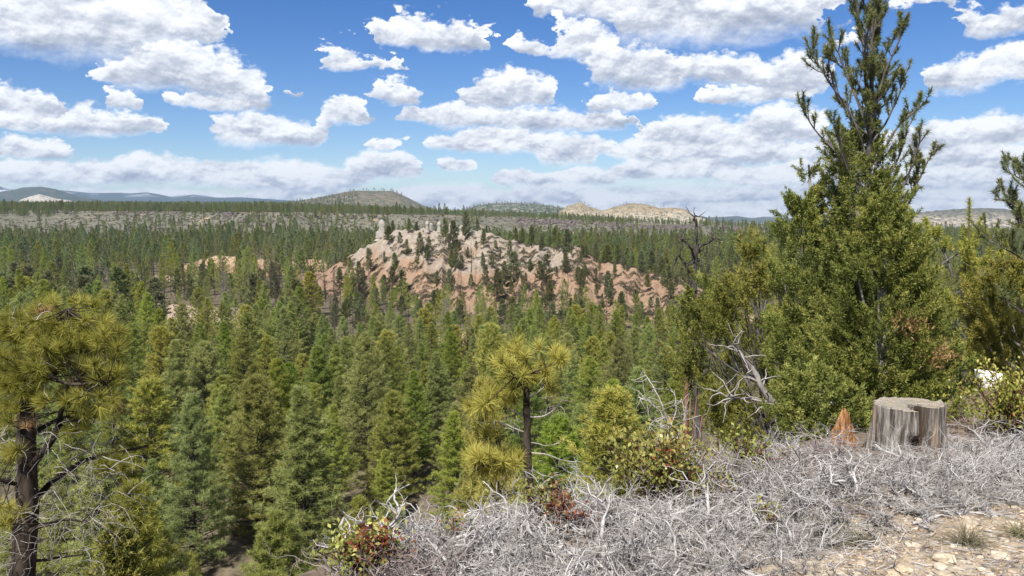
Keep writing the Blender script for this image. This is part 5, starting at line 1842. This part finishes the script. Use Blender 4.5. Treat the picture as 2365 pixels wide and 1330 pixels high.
BIG = [dead_shrub_mesh(1030 + i_, 'twig', True) for i_ in range(4)]
for i_, (px, row, sc, lab) in enumerate([(925, 1290, .95, 'white antler-like dead branches at the far tip of the bank'), (1010, 1270, .75, 'pale forked dead branches right of the tip of the bank'), (1130, 1262, .9, 'curled white dead branches just left of the black trunk'),
                                         (1215, 1240, .8, 'looping white dead branch in front of the black trunk'), (1380, 1262, .9, 'thick pale dead branches left of the live manzanita'), (1010, 1370, .8, 'white dead branches low at the bottom edge near the red-leaved manzanita'),
                                         (1290, 1350, .9, 'coarse pale dead branches at the bottom edge below the rust sprig'), (1520, 1290, .95, 'thick silvery dead branches in front of the live manzanita'), (1600, 1210, .8, 'sprawling pale dead branches right of the live manzanita'),
                                         (1700, 1160, .85, 'bleached branches below the leaning grey limb'), (1830, 1130, 1.0, 'upright forked white dead branch left of the rotten stub'), (1760, 1260, .85, 'coarse white branches around the tiny green sprig'),
                                         (1930, 1160, .8, 'white twisting branches in front of the rotten stub'), (2080, 1130, .75, 'pale branches crossing the foot of the stump'), (2170, 1110, .7, 'bleached branches right of the foot of the stump'),
                                         (2270, 1120, .8, 'pale bent branches between stump and right edge'), (2350, 1085, .8, 'white forked branches at the right edge'), (1450, 1400, .9, 'heavy pale branches at the bottom edge under the live manzanita')]):
    p3 = hit_near(px, row)
    o = link('dead_brush', BIG[i_ % 4], loc=(p3[0], p3[1], p3[2]), rotz=i_ * 1.7, scale=(sc, sc, sc * .72))
    tag(o, lab, 'dead shrub', 'bleached branches standing out of the dead brush')


def manzanita(name, label, c, rx, rz, n, seed, leaf='manzanita', stems=14, ls=(.028, .016), red=0.0):
    rng = np.random.default_rng(seed)
    root = tag(link(name, None, loc=c), label, 'shrub')
    sb2, lb = MB(), MB()
    tips = []
    for i in range(stems):
        a = rng.uniform(0, 6.28)
        e_ = rng.uniform(.25, 1.4)
        d = np.array([math.cos(a) * math.cos(e_) * rx, math.sin(a) * math.cos(e_) * rx, math.sin(e_) * rz])
        pts = [np.zeros(3)]
        for k_ in range(7):
            pts.append(pts[-1] + d / 7 + rng.normal(0, .05 * rx, 3))
        pts = np.array(pts)
        tube(sb2, pts, np.linspace(.010, .003, 8), 5)
        tips.append(pts[3:])
        for q in range(4):
            o = pts[int(rng.integers(3, 8))]
            d2 = nrm(nrm(d) + rng.normal(0, .7, 3) + np.array([0, 0, .3]))
            p2 = np.array([o + d2 * rx * .4 * t_ + rng.normal(0, .012, 3) for t_ in np.linspace(0, 1, 5)])
            p2[0] = o
            tube(sb2, p2, np.linspace(.0045, .002, 5), 3)
            tips.append(p2[1:])
    tips = np.concatenate(tips)
    c2 = tips[rng.integers(0, len(tips), n)] + rng.normal(0, .032, (n, 3))
    d = nrm(rng.normal(0, .7, (n, 3)) + np.array([0, 0, .8]))
    hv = np.clip(.2 + .5 * (c2[:, 2] / max(rz, .01)) + rng.normal(0, .18, n), 0, 1)
    kites(lb, c2, d, rng.uniform(.7, 1.2, n) * ls[0], ls[1], rng, hv)
    link('stems', sb2.mesh('stems', MAT['stem_red']), root)
    link('leaves', lb.mesh('leaves', MAT[leaf]), root)
    if red > 0:
        rbm = MB()
        m_ = int(n * red)
        k0 = tips[int(rng.integers(0, len(tips)))]
        near_ = tips[np.argsort(np.linalg.norm(tips - k0, axis=1))[:max(10, len(tips) // 5)]]
        c3 = near_[rng.integers(0, len(near_), m_)] + rng.normal(0, .03, (m_, 3))
        kites(rbm, c3, nrm(rng.normal(0, .7, (m_, 3)) + np.array([0, 0, .6])), ls[0], ls[1], rng, rng.uniform(0, 1, m_))
        link('rust_leaves', rbm.mesh('rust_leaves', MAT['red_leaf']), root)
    return root


def dropz(px, row, d):
    q = P(px, row, d)
    return q


manzanita('manzanita_bush', 'live yellow-green manzanita bush on the edge of the bank', hit_near(1525, 1165), .32, .37, 2700, 1201, stems=30, red=.03, ls=(.032, .019))
manzanita('manzanita_bush', 'low manzanita with red and yellow leaves at the bottom tip of the bank', hit_near(845, 1345), .20, .20, 1100, 1202, stems=18, red=.28)
manzanita('manzanita_bush', 'tiny green manzanita sprig in the dead brush below the stump', dropz(1770, 1212, 4.6), .085, .09, 110, 1203, stems=6)
manzanita('manzanita_bush', 'broad manzanita with dark red stems at the right edge behind the stump', hit_near(2325, 1006), .42, .46, 3000, 1204, stems=40, red=.10, ls=(.036, .02))
manzanita('manzanita_bush', 'rust-red leaved sprig in the dead brush right of the black trunk', dropz(1310, 1205, 4.6), .11, .14, 200, 1205, 'red_leaf', 10)
manzanita('manzanita_bush', 'rust-red sprig low in the dead brush near the bottom edge', dropz(1160, 1335, 4.6), .06, .1, 60, 1206, 'red_leaf', 5)
manzanita('manzanita_bush', 'green manzanita shoots right of the live bush against the thicket', dropz(1650, 1100, 6.4), .22, .2, 420, 1207, stems=12)
manzanita('manzanita_bush', 'few rust leaves at the foot of the stump', dropz(2152, 1058, 6.3), .05, .07, 44, 1208, 'red_leaf', 4)
manzanita('manzanita_bush', 'yellow-leaved sprig in the brush in front of the golden young conifer', dropz(1065, 1255, 4.5), .10, .11, 190, 1209, stems=9, red=.15)

manzanita('manzanita_bush', 'small green manzanita on the edge of the bank behind the looping white branch', hit_near(1250, 1212), .16, .2, 520, 1210, stems=12, red=.2)
manzanita('manzanita_bush', 'low green shoots between the live manzanita and the juniper thicket', hit_near(1735, 1088), .2, .2, 520, 1211, stems=12)

# the sawn stump
m, t = new_mat('stump_wood')
tc_ = t.n('ShaderNodeTexCoord')
ob = tc_.outputs['Object']
sxyz = t.n('ShaderNodeSeparateXYZ')
t.put(sxyz.inputs[0], ob)
g1 = t.noise(t.vm('MULTIPLY', ob, (1, 1, .09)), 42, 5, .62)
g2 = t.noise(t.vm('MULTIPLY', ob, (1, 1, .12)), 11, 3, .5)
rad_ = t.vm('LENGTH', t.vm('MULTIPLY', ob, (1, 1, 0)))
rings = t.m('SINE', t.m('MULTIPLY_ADD', rad_, 420.0, t.m('MULTIPLY', t.noise(ob, 9, 2, .5).outputs[0], 9.0)))
side = t.mix(t.ss(g1.outputs[0], .36, .66), (.06, .05, .042), (.29, .265, .235))
side = t.mix(t.m('MULTIPLY', t.ss(g2.outputs[0], .55, .72), .55), side, (.30, .20, .13))
topc = t.mix(t.m('MULTIPLY_ADD', rings, .28, .5), (.22, .19, .145), (.37, .335, .28))
topc = t.mix(t.ss(t.noise(ob, 16, 4, .6).outputs[0], .5, .68), topc, (.30, .24, .16))
nz_ = t.n('ShaderNodeSeparateXYZ')
t.put(nz_.inputs[0], t.n('ShaderNodeNewGeometry').outputs['True Normal'])
wood_c = t.mix(t.ss(nz_.outputs[2], .55, .8), side, topc)
recess_shade = sp_(t, 'tint')            # shade painted into the crack and hollow, in a rotten brown
principled(t, t.mix(recess_shade, wood_c, (.085, .058, .042)), bump=g1.outputs[0], dist=.02, strength=.9)
MAT['stump'] = m
m, t = new_mat('rotten_wood')
ob = t.n('ShaderNodeTexCoord').outputs['Object']
g1 = t.noise(t.vm('MULTIPLY', ob, (1, 1, .2)), 60, 5, .65)
principled(t, t.mix(t.ss(g1.outputs[0], .36, .66), (.13, .055, .022), (.50, .27, .12)), bump=g1.outputs[0], dist=.02, strength=1)
MAT['rotten'] = m

sc0 = hit_near(2095, 1062)
sc0[:2] = P(2095, 1062, 6.35)[:2]
sc0[2] = float(gz(sc0[0], sc0[1]))
zt = P(2095, 938, 6.35)[2]
SH = zt - sc0[2] + .03
SR = 79 * 6.35 / F
rg = np.random.default_rng(1300)
K, NZ = 96, 22
ang = np.arange(K) * 2 * math.pi / K
thc = -math.pi / 2 + .10          # the split faces the camera, a little to the right
da = np.abs((ang - thc + math.pi) % (2 * math.pi) - math.pi)
groove = 0.10 * (fbm(ang * 6, ang * 0, 3, 12) - .5) + .05 * np.sin(ang * 23 + 1) * vnoise(ang * 5, ang * 0 + 3, 4)
b = MB()
V = []
RECESS_SHADE = []  # per-vertex strength of the shade painted into the recesses
for i in range(NZ):
    z_ = i / (NZ - 1)
    flare = 1 + .20 * (1 - z_) ** 2.2 * (1 + .6 * np.sin(ang * 3 + 1)) - .03 * z_
    nzv = .05 * (fbm(ang * 3 + 2, ang * 0 + z_ * 2.5, 3, 14) - .5) + .03 * (fbm(ang * 14, ang * 0 + z_ * 3, 2, 15) - .5)
    dc2 = np.abs((ang - thc - 1.05 + math.pi) % (2 * math.pi) - math.pi)
    dc3 = np.abs((ang - thc + .75 + math.pi) % (2 * math.pi) - math.pi)
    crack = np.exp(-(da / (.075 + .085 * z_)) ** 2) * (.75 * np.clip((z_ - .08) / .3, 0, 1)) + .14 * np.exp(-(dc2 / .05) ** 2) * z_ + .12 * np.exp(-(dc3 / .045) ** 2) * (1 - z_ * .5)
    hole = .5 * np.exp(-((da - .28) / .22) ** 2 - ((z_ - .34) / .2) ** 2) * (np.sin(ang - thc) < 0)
    ledge = .10 * np.exp(-((da - .3) / .3) ** 2) * (1 / (1 + np.exp((z_ - .62) * 40))) * (np.sin(ang - thc) < 0)
    rr5 = SR * (flare + groove * (1.2 - .4 * z_) + nzv + ledge) * (1 - np.clip(crack + hole, 0, .8))
    edge_ = .02 * (fbm(ang * 4, ang * 0, 2, 16) - .5) * SH * 2 * (z_ > .95) + (.075 * (np.sin(ang - thc) > 0) * (z_ > .95) * np.exp(-((da - .9) / .9) ** 2)) * SH
    RECESS_SHADE.append(np.clip((crack + hole - .16) / .2, 0, 1))
    V.append(np.column_stack([rr5 * np.cos(ang), rr5 * np.sin(ang), np.full(K, z_ * SH) + edge_]))
top0 = V[-1]
for f_ in (.96, .85, .7, .55, .4, .25, .1):
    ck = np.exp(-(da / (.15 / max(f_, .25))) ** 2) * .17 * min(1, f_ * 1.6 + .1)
    RECESS_SHADE.append(np.clip((ck - .05) / .06, 0, 1))
    ck = ck + .05 * np.exp(-(dc2 / (.06 / max(f_, .3))) ** 2) * f_
    V.append(np.column_stack([top0[:, 0] * f_, top0[:, 1] * f_, top0[:, 2] * f_ + (1 - f_) * SH + .012 * (fbm(top0[:, 0] * 18 * f_, top0[:, 1] * 18 * f_, 3, 18) - .5) * 2 + (.010 if f_ > .9 else 0) - ck]))
n = len(V)
i = np.arange(n - 1)[:, None] * K
j = np.arange(K)[None]
j2 = (j + 1) % K
q = np.stack([i + j, i + j2, i + K + j2, i + K + j], -1).reshape(-1, 4)
V = np.vstack(V + [np.array([[0, 0, SH - .03]])])
b.add(V, tris=[((n - 1) * K + a_, (n - 1) * K + (a_ + 1) % K, n * K) for a_ in range(K)], quads=q, tint=np.concatenate(RECESS_SHADE + [np.zeros(1)]))
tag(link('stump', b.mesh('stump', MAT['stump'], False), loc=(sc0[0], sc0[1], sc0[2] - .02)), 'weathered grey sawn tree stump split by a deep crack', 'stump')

c0 = P(1948, 1075, 6.7)
c0[2] = float(gz(c0[0], c0[1])) - .02
Hh = P(1948, 950, 6.7)[2] - c0[2]
b = MB()
V = []
K, NZ = 22, 16
ang = np.arange(K) * 2 * math.pi / K
for i_ in range(NZ):
    z_ = i_ / (NZ - 1)
    r_ = .092 * (1 - z_) ** .62 + .006
    rr6 = r_ * (1 + .9 * (fbm(ang * 3.1, ang * 0 + z_ * 1.6, 3, 31) - .5) + .25 * (fbm(ang * 9, ang * 0 + z_ * 5, 2, 32) - .5))
    V.append(np.column_stack([rr6 * np.cos(ang) - .012 * z_, rr6 * .6 * np.sin(ang), np.full(K, z_ * Hh) + .03 * np.sin(ang * 5 + z_ * 3) * z_]))
i = np.arange(NZ - 1)[:, None] * K
j = np.arange(K)[None]
j2 = (j + 1) % K
b.add(np.vstack(V), quads=np.stack([i + j, i + j2, i + K + j2, i + K + j], -1).reshape(-1, 4))
tag(link('rotten_stub', b.mesh('rotten_stub', MAT['rotten'], False), loc=c0), 'pointed orange rotten wood stub left of the stump', 'dead wood')

# rocks, gravel, litter, grass
m, t = new_mat('limestone')
oi = t.n('ShaderNodeObjectInfo')
pos = t.n('ShaderNodeNewGeometry').outputs['Position']
nn = t.noise(pos, 40, 4, .6)
at = t.n('ShaderNodeAttribute', attribute_name='tint')
c = t.mix(oi.outputs['Random'], (.46, .37, .25), (.60, .53, .43))
c = t.mix(at.outputs['Fac'], t.mix(.5, c, (.42, .30, .18)), c)
principled(t, t.mix(t.ss(nn.outputs[0], .35, .65), t.mix(.45, c, (.30, .22, .14)), c), bump=nn.outputs[0], dist=.01, strength=.7)
MAT['rock'] = m
rr7 = np.random.default_rng(1400)
RK = []
for k_ in range(7):
    b = MB()
    boulder(b, np.zeros(3), 1.0, rr7, .55, 1.0)
    RK.append(b.mesh('rock', MAT['rock'], False))
STONE_POLY = [((1700, 1345), (2420, 1150)), ]
placed = 0
for big in [(2180, 1296, .048, 'chalky white rock, largest in the bottom right corner'), (2240, 1262, .030, 'pale rock beside the grass tuft'), (2310, 1290, .042, 'long flat pale rock right of the chalky white one'), (2085, 1318, .034, 'pale rock at the bottom edge below the bare ground'), (2340, 1215, .034, 'yellowish rock at the right edge above the gravel'), (2240, 1222, .026, 'small yellow rock just behind the grass tuft')]:
    p3 = hit_near(big[0], big[1])
    o = link('rock', RK[placed % 7], loc=p3 + np.array([0, 0, big[2] * .15]), rotz=placed * 1.3, scale=(big[2] * 1.25, big[2], big[2] * .9))
    tag(o, big[3], 'rock')
    placed += 1
tries = 0
while placed < 150 and tries < 6000:
    tries += 1
    px, row = rr7.uniform(1620, 2420), rr7.uniform(1130, 1400)
    if row < 1330 - (px - 1620) * .26 or inside(px, row):
        continue
    p3 = hit_near(px, row)
    s = rr7.choice([.012, .015, .019, .025, .033], p=[.3, .3, .2, .14, .06])
    o = link('rock', RK[int(rr7.integers(0, 7))], loc=p3 + np.array([0, 0, s * .1]), rotz=rr7.uniform(0, 6.28), scale=(s * rr7.uniform(1, 1.5), s, s * rr7.uniform(.7, 1.1)))
    wh = 'right of the grass tuft' if px > 2240 else ('between the dead brush and the grass tuft' if px > 2000 else 'along the lower edge of the dead brush')
    tag(o, 'small pale limestone chip on the bare ground %s' % wh, 'rock', 'limestone chips %s' % wh)
    placed += 1
gb = MB()
n_g = 0
while n_g < 1900:
    px, row = rr7.uniform(1500, 2420), rr7.uniform(1120, 1420)
    if row < 1345 - (px - 1600) * .27 + rr7.normal(0, 12):
        continue
    n_g += 1
    a, b2 = ray(px, row)
    dd_ = EYE / -b2
    x, y = a * dd_, dd_
    boulder(gb, np.array([x, y, 0.0]), rr7.uniform(.003, .009), rr7, .6, rr7.uniform(0, 1))
me = gb.mesh('gravel', MAT['rock'], False)
co = np.empty(len(me.vertices) * 3, np.float32)
me.vertices.foreach_get('co', co)
co = co.reshape(-1, 3)
cen = co.reshape(-1, 26, 3).mean(1)
co[:, 2] += np.repeat(gz(cen[:, 0], cen[:, 1]), 26)
me.vertices.foreach_set('co', co.ravel())
tag(link('gravel', me), kind='stuff')

# needle litter and broken twigs strewn under the brush
lb = MB()
n_l = 5200
px, row = rr7.uniform(800, 2420, n_l), rr7.uniform(1080, 1420, n_l)
a, b2 = ray(px, row)
dd_ = EYE / -b2
x, y = a * dd_, dd_
k_ = (edge_dist(x, y) < .6) & (y < 9)
x, y = x[k_], y[k_]
z = gz(x, y) + .006
dv = nrm(np.column_stack([rr7.normal(size=len(x)), rr7.normal(size=len(x)), rr7.normal(0, .16, len(x))]))
blades(lb, np.column_stack([x, y, z]), dv, rr7.uniform(.03, .12, len(x)), .006, rr7, rr7.uniform(0, 1, len(x)))
tag(link('twig_litter', lb.mesh('twig_litter', MAT['twig'])), kind='stuff')

m_ = foliage_mat('dry_grass', (.13, .13, .06), (.26, .25, .13), (.50, .46, .30), vary=.1)


def grass(px, row, r, h, n, label, seed):
    rng = np.random.default_rng(seed)
    c = hit_near(px, row)
    b = MB()
    for i in range(n):
        a = rng.uniform(0, 6.28)
        e_ = rng.uniform(.25, 1.35)
        ln = h * rng.uniform(.5, 1.1)
        s = np.linspace(0, 1, 5)
        o = rng.normal(0, r * .3, 2)
        x_ = o[0] + math.cos(a) * ln * math.cos(e_) * s * (1 + .3 * s)
        y_ = o[1] + math.sin(a) * ln * math.cos(e_) * s * (1 + .3 * s)
        z_ = ln * (math.sin(e_) * s - .35 * s * s)
        tube(b, np.column_stack([x_, y_, z_]), np.linspace(.0016, .0006, 5), 3, rng.uniform(0, 1))
    tag(link('grass_tuft', b.mesh('grass_tuft', m_), loc=c), label, 'grass')


grass(2232, 1262, .05, .22, 130, 'dry pale-green bunch of grass beside the bare gravel', 1501)
grass(2352, 1240, .05, .16, 80, 'thin grass bunch at the right edge', 1502)
grass(1985, 1262, .07, .2, 120, 'wispy grey-green bunch at the lower edge of the dead brush', 1503)
grass(1900, 1240, .07, .24, 90, 'upright grey-green bunch inside the dead brush', 1504)

for i_, (poly, ra, lab) in enumerate([([(2110, 1215), (2180, 1196), (2250, 1185), (2330, 1150), (2400, 1138)], .010, 'long pale fallen branch lying along the edge of the bare ground'),
                                      ([(2000, 1265), (2040, 1275), (2072, 1284)], .006, 'short pale stick on the bare ground'),
                                      ([(1690, 1335), (1740, 1310), (1800, 1290), (1850, 1292)], .009, 'crooked pale stick at the bottom edge of the brush'),
                                      ([(2050, 1215), (2075, 1230), (2110, 1236)], .006, 'thin dark stick lying before the brush')]):
    b = MB()
    pts = np.array([hit_near(q[0], q[1]) + np.array([0, 0, .02]) for q in poly])
    pts = resample(pts, 14)
    pts += np.random.default_rng(1600 + i_).normal(0, .006, pts.shape)
    tube(b, pts - pts[0], np.linspace(ra, ra * .4, 14), 6, .7)
    for k_ in range(5):
        o = pts[3 + 2 * k_]
        d2 = nrm(np.random.default_rng(1700 + i_ * 9 + k_).normal(0, 1, 3) * np.array([1, 1, .5]) + np.array([0, 0, .4]))
        p2 = np.array([o + d2 * .09 * t_ for t_ in (0, .5, 1)])
        tube(b, p2 - pts[0], np.linspace(ra * .5, ra * .2, 3), 4, .7)
    tag(link('fallen_branch', b.mesh('fallen_branch', MAT['twig']), loc=pts[0]), lab, 'branch')

# white rock glimpsed between the juniper and the right-hand bush
b = MB()
rk = np.random.default_rng(1800)
boulder(b, np.zeros(3), 1.0, rk, .7, 1.0)
m, t = new_mat('white_rock')
principled(t, t.mix(t.noise(t.n('ShaderNodeNewGeometry').outputs['Position'], 9, 4, .6).outputs[0], (.66, .63, .60), (.86, .85, .83)))
q = P(2284, 876, 10.4)
tag(link('white_rock', b.mesh('white_rock', m, False), loc=q, scale=(.16, .25, .16)), 'white rock glimpsed between the dark juniper and the right-hand bush', 'rock')

# ------------------------------------------------------------------ the air
hb = MB()
hv = np.array([(x_, y_, z_) for x_ in (-12500, 12500) for y_ in (-300, 17900) for z_ in (-440, 480)], float)
hb.add(hv, quads=[(0, 1, 3, 2), (4, 6, 7, 5), (0, 4, 5, 1), (2, 3, 7, 6), (0, 2, 6, 4), (1, 5, 7, 3)])
hm = bpy.data.materials.new('haze_air')
hm.use_nodes = True
ht = NT(hm.node_tree)
pv = ht.n('ShaderNodeVolumePrincipled')
pv.inputs['Color'].default_value = (0.55, 0.73, 1.0, 1)
pv.inputs['Density'].default_value = HAZE
pv.inputs['Anisotropy'].default_value = 0.2
ho = ht.n('ShaderNodeOutputMaterial')
ht.t.links.new(pv.outputs[0], ho.inputs['Volume'])
tag(link('haze', hb.mesh('haze', hm, False)), kind='stuff')
